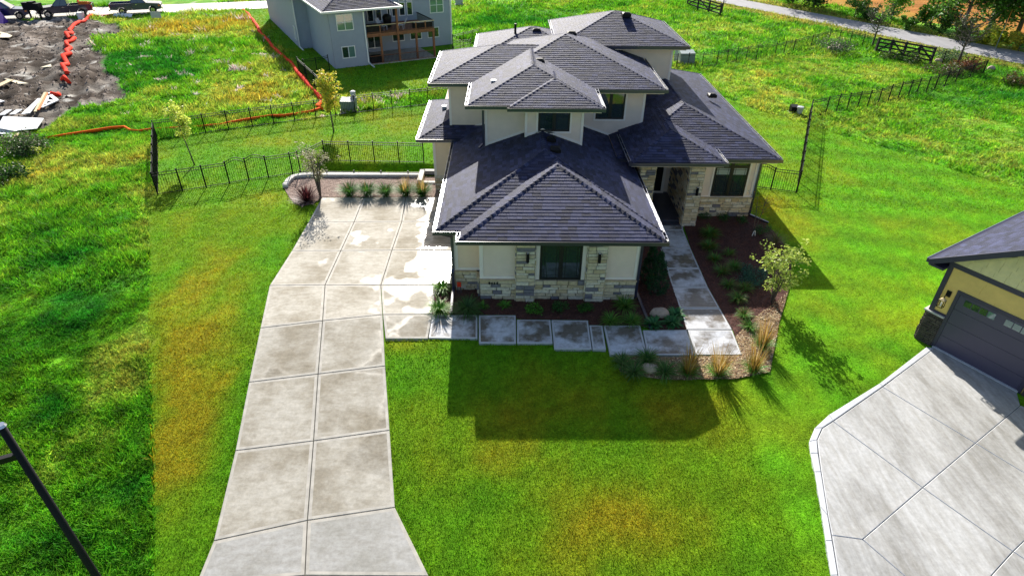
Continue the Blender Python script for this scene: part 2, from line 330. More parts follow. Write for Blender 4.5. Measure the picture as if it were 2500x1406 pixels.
def zonecol(x, y):
    """albedo of the ground cover at x, y"""
    wx = x+.5*(fbm(x*.9, y*.9, 5)-.5); wy = y+.5*(fbm(x*.9, y*.9, 9)-.5)
    n1 = fbm(x*.35, y*.35, 1); n2 = fbm(x*1.3, y*1.3, 2); n3 = fbm(x*4, y*4, 3)
    # mown turf
    g = np.stack([.045+.035*n2, .23+.07*n2, .005+0*n2], -1)
    band = .5+.5*np.sin((x*.97+y*.18)*3.4+2*n1)                         # mower passes
    dry = .12+.45*np.clip(n1-.42, 0, 1)*2+.16*band*(n2)
    for bx, by, rx, ry, s in BLOBS: dry = dry+(1.05 if bx < -7 and by < 26 else .85)*s*(.55+.7*fbm(x*2.2, y*.45, 77))*np.exp(-(((wx-bx)/rx)**2+((wy-by)/ry)**2))*(.55+.9*(n2-.25))
    dry = np.clip(dry, 0, 1)[..., None]
    strip = np.where(x > 6, .5+.5*np.sin(y*2.6+x*.5+1.5*n1), .5); g = g*(1+.22*(strip[..., None]-.5)*(x > 6)[..., None]*2)
    lush = np.array([.17, .26, .008]); brn = np.array([.29, .23, .010])
    g = g*(1-np.clip(dry*1.9, 0, 1))+lush*np.clip(dry*1.9, 0, 1); g = g*(1-np.clip(dry*1.4-.7, 0, .7))+brn*np.clip(dry*1.4-.7, 0, .7)
    g = g*(.68+.64*n3[..., None])*np.where(x > 8, 1.12, 1.0)[..., None]
    # rough ground
    far = smst(50, 95, y)[..., None]
    k = n1*.9+n2*.5-.68
    for bx, by, r_, s in RBLOBS: k = k+.42*s*np.exp(-(((wx-bx)/r_)**2+((wy-by)/r_)**2))
    k = np.clip(.38+k*1.0, 0, 1)[..., None]
    lush = np.array([.018, .155, .008]); mid = np.array([.10, .29, .010]); yel = np.array([.25, .34, .04]); orn = np.array([.31, .27, .025])
    q = np.where(k < .4, lush+(mid-lush)*k/.4, np.where(k < .72, mid+(yel-mid)*(k-.4)/.32, yel+(orn-yel)*(k-.72)/.28))
    n4 = fbm(x*2.4, y*2.4, 15)[..., None]; q = q*(.35+1.3*n3[..., None])*(.6+1.0*n4)
    s1 = np.maximum(sdist(x, y, LAWN), sdist(x, y, LAWN2))+.25*(n3-.5)
    out = np.where((s1 > 0)[..., None], g, q)
    sdirt = sdist(x, y, DIRT)+3.2*(fbm(x*.35, y*.35, 21)-.5)
    st = fbm((x+.55*y)*2.1, (y-.3*x)*.28, 31, 5)[..., None]; rd = smst(-48, -44, x+.25*(y-60))[..., None]; st = st*(1-rd*.25); st = np.clip((st-.5)*2.2+.5, 0, 1); d = np.array([.032, .023, .017])+np.array([.145, .112, .088])*st**1.5+np.array([.22, .21, .20])*np.clip(st-.62, 0, 1)*1.5+np.array([.30, .28, .25])*np.clip(fbm(x*.35, y*.35, 33)-.55, 0, 1)[..., None]*3.5
    out = np.where((sdirt > 0)[..., None], d, out)
    bare = fbm(x*.8, y*1.2, 41); bb = (bare > .74) & (y > 45) & (s1 < 0) & (x < -8)
    out = np.where(bb[..., None], np.array([.46, .44, .40]), out)
    sf = sdist(x, y, FIELD)+4*(n1-.5)
    f = np.array([.37, .15, .026])*(.55+.9*fbm(x*.5+y*.2, y*1.6, 51)[..., None]); f2 = np.array([.42, .27, .03])
    out = np.where((sf > 0)[..., None], np.where((sf < 5)[..., None], f*.5+f2*.5, f), out)
    rv = sdist(x, y, ROAD_R); out = np.where(((rv < 0) & (rv > -1.6-1.2*n2))[..., None], out*.5+np.array([.17, .13, .04]), out)
    return out
def relief(x, y):
    z = hgt(x, y)
    s1 = np.maximum(sdist(x, y, LAWN), sdist(x, y, LAWN2)); s = np.clip(-s1/1.5, 0, 1)
    z = z+s*(.28*(fbm(x*.5, y*.5, 61)-.45)+.10*(fbm(x*2, y*2, 62)-.5))
    sdirt = np.clip((sdist(x, y, DIRT)+1)/2, 0, 1); z = z+sdirt*(1.0*(fbm((x+.55*y)*2.1, (y-.3*x)*.28, 31, 5)-.5)+.3*(fbm(x*.4, y*1.2, 63)-.5))
    hard = np.full(x.shape, -9.)
    for p in (DRIVE_OUT, WALK_OUT, DRIVE2_OUT, ROAD_L, ROAD_R): hard = np.maximum(hard, sdist(x, y, p))
    near = hard > -1.2; z = np.where(near & (hard < 0), hgt(x, y)+(z-hgt(x, y))*np.clip(-hard/1.2, 0, 1), z)
    z = np.where(hard > 0, hgt(x, y)-np.clip(hard*2, 0, .10), z)
    for p in HOUSES: z = np.where(sdist(x, y, p) > -.8, hgt(x, y), z)
    # walk-out hollow behind the retaining wall
    px = smst(-12.3, -10.9, x)*(1-smst(-3.2, -2.8, x)); py = smst(35.0, 35.35, y)*(1-smst(35.5, 36.3, y)); z = z-1.05*px*py
    return z
def axis(segs):
    out = []
    for a, b, st in segs: out += list(np.arange(a, b, st))
    return np.array(out+[segs[-1][1]])
xs = axis([(-900, -200, 50), (-200, -80, 6), (-80, -36, .4), (-36, 30, .25), (30, 80, 1.0), (80, 200, 6), (200, 900, 50)])
ys = axis([(-60, 4, 4), (4, 50, .25), (50, 100, .45), (100, 200, 4), (200, 1500, 60)])
GX, GY = np.meshgrid(xs, ys)
GZ = relief(GX, GY); GC = zonecol(GX, GY)
nx, ny = len(xs), len(ys); idx = np.arange(nx*ny).reshape(ny, nx)
quads = np.stack([idx[:-1, :-1], idx[:-1, 1:], idx[1:, 1:], idx[1:, :-1]], -1).reshape(-1, 4)
g = big_mesh('ground', np.stack([GX, GY, GZ], -1).reshape(-1, 3), quads, GC.reshape(-1, 3), 'ground', 'structure', nper=4)
g.data.polygons.foreach_set('use_smooth', [True]*len(g.data.polygons))
# ------------------------------------------------------------------ grass
def blades(name, boxes, pick, hmin, hmax, wid, lean, label, cat='grass', clump=0):
    X = []; Y = []; SC = []
    for x0, x1, y0, y1, den, sc in boxes:
        n = int((x1-x0)*(y1-y0)*den); xx = RNG.uniform(x0, x1, n); yy = RNG.uniform(y0, y1, n); X.append(xx); Y.append(yy); SC.append(np.full(n, sc))
    X = np.concatenate(X); Y = np.concatenate(Y); SC = np.concatenate(SC)
    k = pick(X, Y)
    for p in HARD: k &= sdist(X, Y, p) < -.04+.16*vnoise(X*4, Y*4, 12)**2
    X, Y, SC = X[k], Y[k], SC[k]; n = len(X)
    cl = 1.0 if not clump else .35+1.5*np.clip(fbm(X*.9, Y*.9, 71)*1.2+fbm(X*.25, Y*.25, 72)-.85+.15, 0, 1)**1.1*clump
    hh = RNG.uniform(hmin, hmax, n)*SC*cl; hh = hh*np.where(clump and True, np.where(X > 5, .55, np.where(Y > 45, .75, 1.0)), np.where((X > 8) | (Y > 30), .6, .9)); ang = RNG.uniform(0, 2*np.pi, n); wd = wid*SC*RNG.uniform(.6, 1.3, n)
    z = relief(X, Y)-.01
    la = RNG.uniform(0, 2*np.pi, n); ll = lean*hh*RNG.uniform(.2, 1.2, n)
    dx, dy = np.cos(ang)*wd/2, np.sin(ang)*wd/2
    V = np.stack([np.stack([X-dx, Y-dy, z], -1), np.stack([X+dx, Y+dy, z], -1), np.stack([X+np.cos(la)*ll, Y+np.sin(la)*ll, z+hh], -1)], 1).reshape(-1, 3)
    c = zonecol(X, Y)*RNG.uniform(.65, 1.8, (n, 1)); c[:, 0] *= RNG.uniform(.8, 1.5, n)
    cc = np.repeat(c, 3, 0)
    o = big_mesh(name, V, np.arange(3*n).reshape(-1, 3), cc, 'grass'); tag(o, label, cat); print(name, n); return o
def onlawn(x, y): return np.maximum(sdist(x, y, LAWN), sdist(x, y, LAWN2)) > 0
def onrough(x, y):
    return (np.maximum(sdist(x, y, LAWN), sdist(x, y, LAWN2)) < 0) & (sdist(x, y, DIRT)+3.2*(fbm(x*.35, y*.35, 21)-.5) < -.1) & (sdist(x, y, FIELD) < 0) & (y > 0)
blades('lawn_grass', [(-13, 26, 8.0, 17, 1150, 1), (-22, 38, 17, 30, 520, 1.3), (-30, 36, 30, 50, 130, 2.4), (-34, 2, 50, 92, 40, 3.6)], onlawn, .035, .075, .022, .7, 'short mown green grass of the lawn round the big cream house')
blades('meadow_grass', [(-22, -8, 8, 22, 900, 1), (-34, -13, 22, 45, 260, 1.5), (-45, 3, 45, 64, 95, 2.4), (-64, 3, 64, 90, 45, 3.2), (10, 55, 28, 64, 100, 2.2), (3, 50, 64, 98, 40, 3.2), (-8, 10, 45, 64, 60, 2.6), (-40, 60, 90, 130, 16, 4.0)], onrough, .08, .22, .042, 1.0, 'long rough meadow grass and weeds on the unbuilt lots', 'meadow', clump=1)
# ------------------------------------------------------------------ paving
def drape(name, poly, step, zoff, rough, material, parent=None, kind='structure', bumpy=0):
    mb = MB(); xs_ = [p[0] for p in poly]; ys_ = [p[1] for p in poly]
    def clip(pl, ax, v, sgn):
        out = []
        for i in range(len(pl)):
            a, b = pl[i], pl[(i+1) % len(pl)]; ia = sgn*(a[ax]-v) >= 0; ib = sgn*(b[ax]-v) >= 0
            if ia: out.append(a)
            if ia != ib:
                t = (v-a[ax])/(b[ax]-a[ax]); out.append((a[0]+t*(b[0]-a[0]), a[1]+t*(b[1]-a[1])))
        return out
    x = math.floor(min(xs_)/step)*step
    while x < max(xs_):
        colp = clip(clip(poly, 0, x, 1), 0, x+step, -1)
        y = math.floor(min(ys_)/step)*step
        while y < max(ys_) and len(colp) > 2:
            c = clip(clip(colp, 1, y, 1), 1, y+step, -1)
            if len(c) > 2:
                mb.poly([(p[0], p[1], H(*p)+zoff+bumpy*float(vnoise(np.array(p[0]*5), np.array(p[1]*5), 4))) for p in c])
            y += step
        x += step
    return mb.build(name, material, parent, kind)
def inset(poly, d):
    n = len(poly); out = []
    A = sum(poly[i][0]*poly[(i+1) % n][1]-poly[(i+1) % n][0]*poly[i][1] for i in range(n)); sg = 1 if A > 0 else -1
    for i in range(n):
        p0 = Vector(poly[i-1]); p1 = Vector(poly[i]); p2 = Vector(poly[(i+1) % n])
        e1 = (p1-p0).normalized(); e2 = (p2-p1).normalized(); n1 = Vector((-e1.y, e1.x))*sg; n2 = Vector((-e2.y, e2.x))*sg
        b = (n1+n2); k = d*2/max(.5, b.length_squared) if b.length > 1e-6 else d; out.append(tuple(p1+b*k*1.0))
    return out
def slab(pts, parent, mats, gap=.012, edge=.10, top=.05, name='slab'):
    poly = [tuple(p) for p in pts]
    A = sum(poly[i][0]*poly[(i+1) % len(poly)][1]-poly[(i+1) % len(poly)][0]*poly[i][1] for i in range(len(poly)))
    if A < 0: poly = poly[::-1]
    o = inset(poly, gap); t = inset(poly, gap+.012); i = inset(poly, gap+edge) if edge else None; mb = MB(); n = len(o)
    z = lambda p, k: (p[0], p[1], H(*p)+k)
    for k in range(n):
        j = (k+1) % n; mb.cur = 1
        mb.poly([z(o[k], -.08), z(o[j], -.08), z(o[j], top-.012), z(o[k], top-.012)]); mb.poly([z(o[k], top-.012), z(o[j], top-.012), z(t[j], top), z(t[k], top)])
        if i: mb.poly([z(t[k], top), z(t[j], top), z(i[j], top), z(i[k], top)])
    mb.cur = 0; mb.poly([z(p, top) for p in (i or t)])
    ob = mb.build(name, [M[m] for m in mats], parent); return ob
def holder(name, loc, kind='structure'):
    o = bpy.data.objects.new(name, None); COL.objects.link(o); o.location = loc; o['kind'] = kind; OFF[o.name] = Vector(loc); return o
drv = holder('driveway', (-5, 18, 0))
jt = MB()
L0 = P(*Zc((958, 148), (850, 345), (712, 583), (530, 868), (455, 1215)), (608, 935), (575, 1102), (522, 1322), (478, 1430), (425, 1600))
A0 = P((888, 485), (865, 543.6), (832.4, 614), (794, 697.5), (788, 785), (777, 915), (766, 1078), (751, 1272), (745, 1406), (740, 1600))
B0 = P((991, 483), (981, 543), (957, 613), (930, 698.4), (934.6, 770), (941, 895), (952, 1052), (965, 1240), (1048, 1408), (1130, 1600))
R0 = P((1115, 483), (1115, 542), (1115, 612), (1115, 697))
cm = ('concrete', 'concrete_edge')
for k in range(9):
    a, b, c, d = L0[k], L0[k+1], A0[k+1], A0[k]; cc = cm if k < 7 else ('concrete_new', 'concrete_edge'); slab([a, b, c, d], drv, cc)
    slab([A0[k], A0[k+1], B0[k+1], B0[k]], drv, cc)
for k in range(2): slab([B0[k], B0[k+1], R0[k+1], R0[k]], drv, cm)
wl = P(*Zc((1890, 860), (1862, 1103)), (1045, 829), (941, 829)); slab([B0[2], B0[3], R0[3], R0[2]], drv, cm)
slab([B0[3], B0[4], wl[1], wl[0]], drv, cm); slab([B0[4], wl[3], wl[2], wl[1]], drv, cm)
wk = holder('front_walk', (4, 18, 0)); wm = ('walk', 'walk_edge')
for q in (((140, 930), (590, 930), (590, 1165), (105, 1160)), ((597, 932), (968, 932), (970, 1212), (599, 1210)), ((973, 975), (1308, 978), (1330, 1212), (975, 1212)), ((1312, 978), (1678, 983), (1715, 1270), (1340, 1268)),
          ((1685, 1030), (1820, 1032), (1855, 1272), (1718, 1272)), ((1825, 1032), (2190, 1032), (2260, 1325), (1890, 1325))):
    slab(P(*Zb(*q)), wk, wm, edge=.07)
for q in (((200, 960), (515, 957), (578, 1139), (235, 1141)), ((521, 957), (842, 960), (912, 1137), (584, 1138))): slab(P(*Za(*q)), wk, wm, edge=.07)
le = [(515, 957), (465, 805), (410, 655), (372, 520), (325, 375), (300, 245), (290, 195)]; re = [(842, 957), (755, 805), (670, 655), (610, 520), (545, 375), (493, 245), (487, 195)]
for k in range(6): slab(P(*Za(le[k], re[k], re[k+1], le[k+1])), wk, wm, edge=.07)
d2 = holder('neighbour_driveway', (17, 12, 0)); m2 = ('drive2', 'drive2_edge')
for q in ([(935, 47), (893, 80), (620, 285), (1172, 620), (1440, 395), (1415, 302)], [(620, 285), (325, 490), (858, 885), (1172, 620)], [(325, 490), (262, 530), (230, 600), (255, 790), (295, 1050), (318, 1168), (500, 1193), (858, 885)],
          [(318, 1168), (365, 1470), (820, 1470), (500, 1193)], [(500, 1193), (820, 1470), (1220, 1460), (1395, 1265), (858, 885)], [(1172, 620), (858, 885), (1395, 1265), (1600, 1070), (1600, 880)],
          [(1440, 395), (1172, 620), (1600, 880), (1600, 450)], [(1395, 1265), (1220, 1460), (1600, 1460), (1600, 1400)], [(1395, 1265), (1600, 1400), (1600, 1070)]):
    slab(P(*Zd(*q)), d2, m2, edge=0, gap=.01, top=.05)
co = [(880, 48), (600, 265), (300, 450), (215, 530), (182, 610), (190, 680), (215, 790), (250, 1000), (280, 1200), (310, 1406), (330, 1500)]
ci = [(930, 52), (620, 281), (325, 486), (260, 528), (228, 600), (234, 680), (252, 790), (292, 1050), (318, 1200), (352, 1406), (372, 1500)]
for k in range(10): slab(P(*Zd(co[k], ci[k], ci[k+1], co[k+1])), d2, ('drive2_edge', 'drive2_edge'), edge=0, gap=.002 if k in (3, 4, 5) else .004, top=.056, name='kerb')
# roads: sheets of slabs / asphalt
rl = holder('residential_road', (-40, 90, 0)); n = 60
for k in range(n):
    t0, t1 = k/n, (k+1)/n; pa = [lr_n[0].lerp(lr_n[1], t) for t in (t0, t1)]; pb = [lr_f[0].lerp(lr_f[1], t) for t in (t0, t1)]
    if pa[0].x < -95 or pa[0].x > 60: continue
    slab([pa[0][:2], pa[1][:2], pb[1][:2], pb[0][:2]], rl, ('road', 'road'), edge=0, gap=.03, top=.05)
rr = holder('county_road', (45, 75, 0)); mb = MB()
a, b = Vector(rr_n[0]), Vector(rr_n[1]); c, d = Vector(rr_f[1]), Vector(rr_f[0])
mb.poly([(p.x, p.y, .05) for p in (a, b, c, d)]); mb.build('road_surface', 'asphalt', rr)
mb = MB(); dn = (d-a).normalized()
for t in (.02, .98):
    mb.bar(a.lerp(d, t)+Vector((0, 0, .06)), b.lerp(c, t)+Vector((0, 0, .06)), .12, .02)
mb.build('gravel_shoulder', 'concrete_edge', rr)
for nm, po, mt in (('mulch_bed', BED_FRONT, 'mulch'), ('mulch_bed', BED_MID, 'mulch'), ('mulch_bed', BED_RIGHT, 'mulch'), ('straw_bed', BED_STRAW, 'straw'), ('gravel_bed', BED_GRAVEL, 'gravel')):
    drape(nm, po, .2, .03, 0, mt, kind='structure', bumpy=.04)
def chips(name, poly, den, size, cols, label):
    xs_ = [p[0] for p in poly]; ys_ = [p[1] for p in poly]; n = int((max(xs_)-min(xs_))*(max(ys_)-min(ys_))*den)
    X = RNG.uniform(min(xs_), max(xs_), n); Y = RNG.uniform(min(ys_), max(ys_), n); k = inpoly(X, Y, poly)
    for h_ in HOUSES: k &= ~inpoly(X, Y, h_)
    X, Y = X[k], Y[k]; n = len(X); z = hgt(X, Y)+.055+.03*RNG.random(n)
    a = RNG.uniform(0, 6.28, n); L = size*RNG.uniform(.6, 1.5, n); W_ = L*.3; t = RNG.uniform(-.4, .4, (n, 2))
    e = np.stack([np.cos(a), np.sin(a), t[:, 0]], -1); f = np.stack([-np.sin(a), np.cos(a), t[:, 1]], -1); p = np.stack([X, Y, z], -1)
    V = np.stack([p-e*L[:, None], p-f*W_[:, None], p+e*L[:, None], p+f*W_[:, None]], 1).reshape(-1, 3)
    cc = np.array(cols)[RNG.integers(0, len(cols), n)]*RNG.uniform(.6, 1.4, (n, 1))
    o = big_mesh(name, V, np.arange(4*n).reshape(-1, 4), np.repeat(cc, 4, 0), 'chips', nper=4); tag(o, label, 'mulch'); return o
MC = [(.10, .036, .024), (.06, .024, .018), (.15, .06, .04)]
chips('mulch_chips', BED_FRONT, 420, .035, MC, 'dark red wood mulch chips in the bed below the garage window')
chips('mulch_chips', BED_MID, 420, .035, MC, 'dark red wood mulch chips between the garage and the entry path')
chips('mulch_chips', BED_RIGHT, 420, .035, MC, 'dark red wood mulch chips in the bed right of the entry path')
chips('straw_chips', BED_STRAW, 500, .04, [(.50, .36, .19), (.34, .21, .10), (.60, .50, .33), (.18, .09, .05)], 'tan straw and wood chips round the tall grasses at the path corner')
def clods(n):
    X = RNG.uniform(-78, -26, n); Y = RNG.uniform(38, 84, n); k = (sdist(X, Y, DIRT)+3.2*(fbm(X*.35, Y*.35, 21)-.5)) > -.3
    k &= fbm(X*1.1-Y*.3, Y*.3, 91) > RNG.uniform(.25, .75, n); X, Y = X[k], Y[k]; n = len(X); z = relief(X, Y); sz = RNG.uniform(.05, .20, n)*RNG.uniform(.5, 1, n)
    a = RNG.uniform(0, 6.28, n); V = []
    for j in range(3): V.append(np.stack([X+np.cos(a+j*2.09)*sz*RNG.uniform(.6, 1.4, n), Y+np.sin(a+j*2.09)*sz*RNG.uniform(.6, 1.4, n), z-.04], -1))
    V.append(np.stack([X+RNG.uniform(-.3, .3, n)*sz, Y+RNG.uniform(-.3, .3, n)*sz, z+sz*RNG.uniform(.3, .8, n)], -1)); V = np.stack(V, 1).reshape(-1, 3)
    b = np.arange(n)[:, None]*4; F = np.concatenate([b+np.array([[0, 1, 3]]), b+np.array([[1, 2, 3]]), b+np.array([[2, 0, 3]])])
    c = np.array([[.13, .105, .09]])*RNG.uniform(.25, 2.0, (n, 1))
    o = big_mesh('dirt_clods', V, F, np.repeat(c, 4, 0), 'chips'); tag(o, 'dark clods of churned earth on the bare building lot', 'dirt')
clods(45000)
chips('gravel_chips', BED_GRAVEL, 500, .03, [(.36, .26, .21), (.22, .14, .12), (.48, .38, .32)], 'pinkish gravel in the raised bed behind the parking pad')
# ------------------------------------------------------------------ roofs
def hip_faces(x0, x1, y0, y1, ze, p, back_open=False):
    w_, d_ = x1-x0, y1-y0
    if d_ >= w_ or back_open:
        xm = (x0+x1)/2; h = w_/2; z = ze+p*h; ya, yb = y0+h, (y1 if back_open else y1-h)
        R1, R2 = (xm, ya, z), (xm, yb, z)
        fr = [(x0, y0, ze), (x1, y0, ze), R1]; rt = [(x1, y0, ze), (x1, y1, ze), R2, R1]; lf = [(x0, y1, ze), (x0, y0, ze), R1, R2]; bk = [(x1, y1, ze), (x0, y1, ze), R2]
    else:
        ym = (y0+y1)/2; h = d_/2; z = ze+p*h; R1, R2 = (x0+h, ym, z), (x1-h, ym, z)
        fr = [(x0, y0, ze), (x1, y0, ze), R2, R1]; rt = [(x1, y0, ze), (x1, y1, ze), R2]; lf = [(x0, y1, ze), (x0, y0, ze), R1]; bk = [(x1, y1, ze), (x0, y1, ze), R1, R2]
    return dict(front=fr, right=rt, left=lf, back=bk), R1, R2
def clip2(pl, nx_, ny_, c):
    out = []
    for i in range(len(pl)):
        a, b = pl[i], pl[(i+1) % len(pl)]; da = a[0]*nx_+a[1]*ny_-c; db = b[0]*nx_+b[1]*ny_-c
        if da >= 0: out.append(a)
        if (da >= 0) != (db >= 0): t = da/(da-db); out.append((a[0]+t*(b[0]-a[0]), a[1]+t*(b[1]-a[1])))
    return out
SH_EXP = .185; SH_T = .019
SHW = [.24, .30, .36, .43]; SHM = {}
def shcol():
    v = random.choice((.024, .031, .040, .052))*random.uniform(.85, 1.2); return (v*.72, v*.84, v*1.95)
def shingle_mesh(i, k):
    if (i, k) not in SHM:
        mb = MB(); w_ = SHW[i]-.008; mb.col = shcol(); t = SH_T*random.uniform(.85, 1.15)
        vs = [(0, 0, 0), (w_, 0, 0), (w_, SH_EXP, 0), (0, SH_EXP, 0), (0, 0, t), (w_, 0, t), (w_, SH_EXP, .005), (0, SH_EXP, .005)]
        mb.mesh(vs, [(4, 5, 6, 7), (0, 1, 5, 4), (1, 2, 6, 5), (2, 3, 7, 6), (3, 0, 4, 7)])
        me = mb.mk('shingle', colors=True); me.materials.append(M['shingle']); SHM[(i, k)] = me
    return SHM[(i, k)]
def shingle_face(face, mb, parent=None, single=0, exp=SH_EXP):
    """lay courses over a roof face; face[0]->face[1] is the eave. Up to `single` whole tabs become objects."""
    O = Vector(face[0]); e = (Vector(face[1])-O).normalized(); n = e.cross(Vector(face[2])-O).normalized(); s = n.cross(e)
    if s.z < 0: n = -n; s = -s
    p2 = [((Vector(q)-O).dot(e), (Vector(q)-O).dot(s)) for q in face]; cx = sum(q[0] for q in p2)/len(p2); cy = sum(q[1] for q in p2)/len(p2)
    edges = []
    for i in range(len(p2)):
        a, b = p2[i], p2[(i+1) % len(p2)]; nx_, ny_ = -(b[1]-a[1]), b[0]-a[0]; L = math.hypot(nx_, ny_)
        if L < 1e-6: continue
        nx_ /= L; ny_ /= L; c = a[0]*nx_+a[1]*ny_
        if cx*nx_+cy*ny_ < c: nx_, ny_, c = -nx_, -ny_, -c
        edges.append((nx_, ny_, c))
    W3 = lambda a, b, h: O+e*a+s*b+n*h
    made = 0; smax = max(q[1] for q in p2); k = 0; xmin = min(q[0] for q in p2); xmax = max(q[0] for q in p2)
    while k*exp < smax:
        s0, s1 = k*exp, min((k+1)*exp, smax); x = xmin-random.uniform(0, .4)
        while x < xmax:
            i = random.randrange(4); w_ = SHW[i]; x1 = x+w_; pl = [(x, s0), (x1, s0), (x1, s1), (x, s1)]
            q = pl
            for ed in edges: q = clip2(q, *ed)
            if len(q) > 2:
                if made < single and q == pl and s1-s0 > exp*.99:
                    me = shingle_mesh(i, random.randrange(4)); o = newobj('shingle', me, parent)
                    loc = W3(x+.004, s0, 0)-OFF[parent.name]
                    o.matrix_local = Matrix(((e.x, s.x, n.x, loc.x), (e.y, s.y, n.y, loc.y), (e.z, s.z, n.z, loc.z), (0, 0, 0, 1))); made += 1
                else:
                    mb.col = shcol(); t = SH_T*random.uniform(.85, 1.15); m = len(q)
                    top = [W3(a, b, .005+(t-.005)*(1-(b-s0)/exp)) for a, b in q]; bot = [W3(a, b, 0) for a, b in q]
                    mb.mesh(top+bot, [tuple(range(m))]+[(j, (j+1) % m, (j+1) % m+m, j+m) for j in range(m)])
            x = x1
        k += 1
    return made
CAPM = []
def hip_caps(p0, p1, mb, parent=None, single=False, w_=.17, L=.26, na=None):
    p0, p1 = Vector(p0), Vector(p1); d = p1-p0; n = int(d.length/L); 
    if n < 1: return
    d.normalize(); sd_ = d.cross(Vector((0, 0, 1))).normalized(); up = sd_.cross(d)
    if single and not CAPM:
        for k in range(3):
            m = MB(); m.col = shcol(); vs = [(-w_, 0, -.06), (0, 0, .045), (w_, 0, -.06), (-w_, L*1.05, -.075), (0, L*1.05, .015), (w_, L*1.05, -.075), (-w_, 0, -.10), (w_, 0, -.10)]
            m.mesh(vs, [(0, 1, 4, 3), (1, 2, 5, 4), (6, 7, 2, 1, 0)]); me = m.mk('hip_cap', colors=True); me.materials.append(M['shingle']); CAPM.append(me)
    for k in range(n):
        c = p0+d*(k*L)
        if single:
            o = newobj('hip_cap', random.choice(CAPM), parent); l = c-OFF[parent.name]+up*.02
            o.matrix_local = Matrix(((sd_.x, d.x, up.x, l.x), (sd_.y, d.y, up.y, l.y), (sd_.z, d.z, up.z, l.z), (0, 0, 0, 1)))
        else:
            mb.col = shcol(); T = lambda a, b, h: c+sd_*a+d*b+up*h
            vs = [T(-w_, 0, -.05), T(0, 0, .045), T(w_, 0, -.05), T(-w_, L*1.05, -.062), T(0, L*1.05, .02), T(w_, L*1.05, -.055), T(-w_, 0, -.10), T(w_, 0, -.10)]
            mb.mesh(vs, [(0, 1, 4, 3), (1, 2, 5, 4), (6, 7, 2, 1, 0)])
def gutter_run(mb, me_, a, b, out):
    """box gutter from a to b (top-edge height), out = outward unit vector"""
    a, b, out = Vector(a), Vector(b), Vector(out); d = (b-a).normalized(); L = (b-a).length
    mb.obox(a, d, out, 0, L, .0, .015, -.15, .0); mb.obox(a, d, out, 0, L, .015, .13, -.15, -.13); mb.obox(a, d, out, 0, L, .13, .145, -.15, .012)
    if abs(out.x) < .5: me_ = MB()
    me_.obox(a, d, out, 0, L, -.02, .022, .002, .012)
    k = .4
    while k < L: me_.obox(a, d, out, k-.012, k+.012, .03, .128, -.012, -.002); k += .8
    me_.obox(a, d, out, 0, L, .132, .146, .0125, .018)
def hip_roof(house, x0, x1, y0, y1, ze, p, gut='flr', back_open=False, single=0, caps=False, soff=.32, inset_=.0, ends=None):
    F, R1, R2 = hip_faces(x0, x1, y0, y1, ze, p, back_open)
    mb = MB(); mb.mesh([(x0, y0, ze), (x1, y0, ze), (x1, y1, ze), (x0, y1, ze), R1, R2], [(0, 3, 2, 1)])
    for f in F.values(): mb.poly(f)
    roof = mb.build('roof', 'deck_base', house)
    sh = MB(); made = 0
    for nme in ('front', 'left', 'right', 'back'):
        if nme == 'back' and back_open: continue
        made += shingle_face(F[nme], sh, roof, single-made if nme == 'front' else 0)
    sh.build('shingles', 'shingle', roof, 'stuff', colors=True)
    cm_ = MB()
    for a, b in ((F['front'][0], R1 if len(F['front']) == 3 else F['front'][3]), (F['front'][1], F['front'][2] if len(F['front']) == 4 else R1)): hip_caps(a, b, cm_, roof, caps)
    hip_caps(R1, R2, cm_)
    if not back_open:
        bk = F['back']; hip_caps(bk[0], bk[-1] if len(bk) == 3 else bk[3], cm_); hip_caps(bk[1], bk[2], cm_) if len(bk) == 3 else hip_caps(bk[1], bk[2], cm_)
    if cm_.f: cm_.build('hip_caps', 'shingle', roof, 'stuff', colors=True)
    # soffit with its pale fascia under the gutter
    s = MB(); s.box(x0+.03, x1-.03, y0+.03, y1-(.03), ze-.24, ze-.17); s.build('soffit', 'stucco', roof)
    f_ = MB(); f_.box(x0+.05, x1-.05, y0+.05, y1-.05, ze-.17, ze-.004); f_.build('fascia', 'trim', roof)
    yb = ends or y1
    for key, a, b, o_ in (('f', (x0-.14, y0, ze), (x1+.14, y0, ze), (0, -1, 0)), ('l', (x0, yb, ze+.0005), (x0, y0, ze+.0005), (-1, 0, 0)), ('r', (x1, y0, ze+.0005), (x1, yb, ze+.0005), (1, 0, 0))):
        if key in gut:
            gm, em = MB(), MB(); gutter_run(gm, em, a, b, o_); gm.build('gutter', 'gutter', roof)
            if em.f: em.build('gutter_edge', 'edge_metal', roof)
    return roof
def roof_vent(roof, x, y, z, s=1.0, dx=0.):
    mb = MB(); b = .26*s; mb.mesh([(x-b, y-b, z-.05), (x+b, y-b, z-.05), (x+b, y+b, z-.05), (x-b, y+b, z-.05), (x-b, y-b, z+.10*s), (x+b, y-b, z+.10*s), (x+b*.9, y+b, z+.14*s), (x-b*.9, y+b, z+.14*s), (x-b*.5, y-b*.4, z+.19*s), (x+b*.5, y-b*.4, z+.19*s)],
            [(0, 1, 5, 4), (1, 2, 6, 5), (3, 0, 4, 7), (2, 3, 7, 6), (4, 5, 9, 8), (8, 9, 6, 7), (5, 6, 9), (7, 4, 8)]); mb.build('roof_vent', 'black', roof)
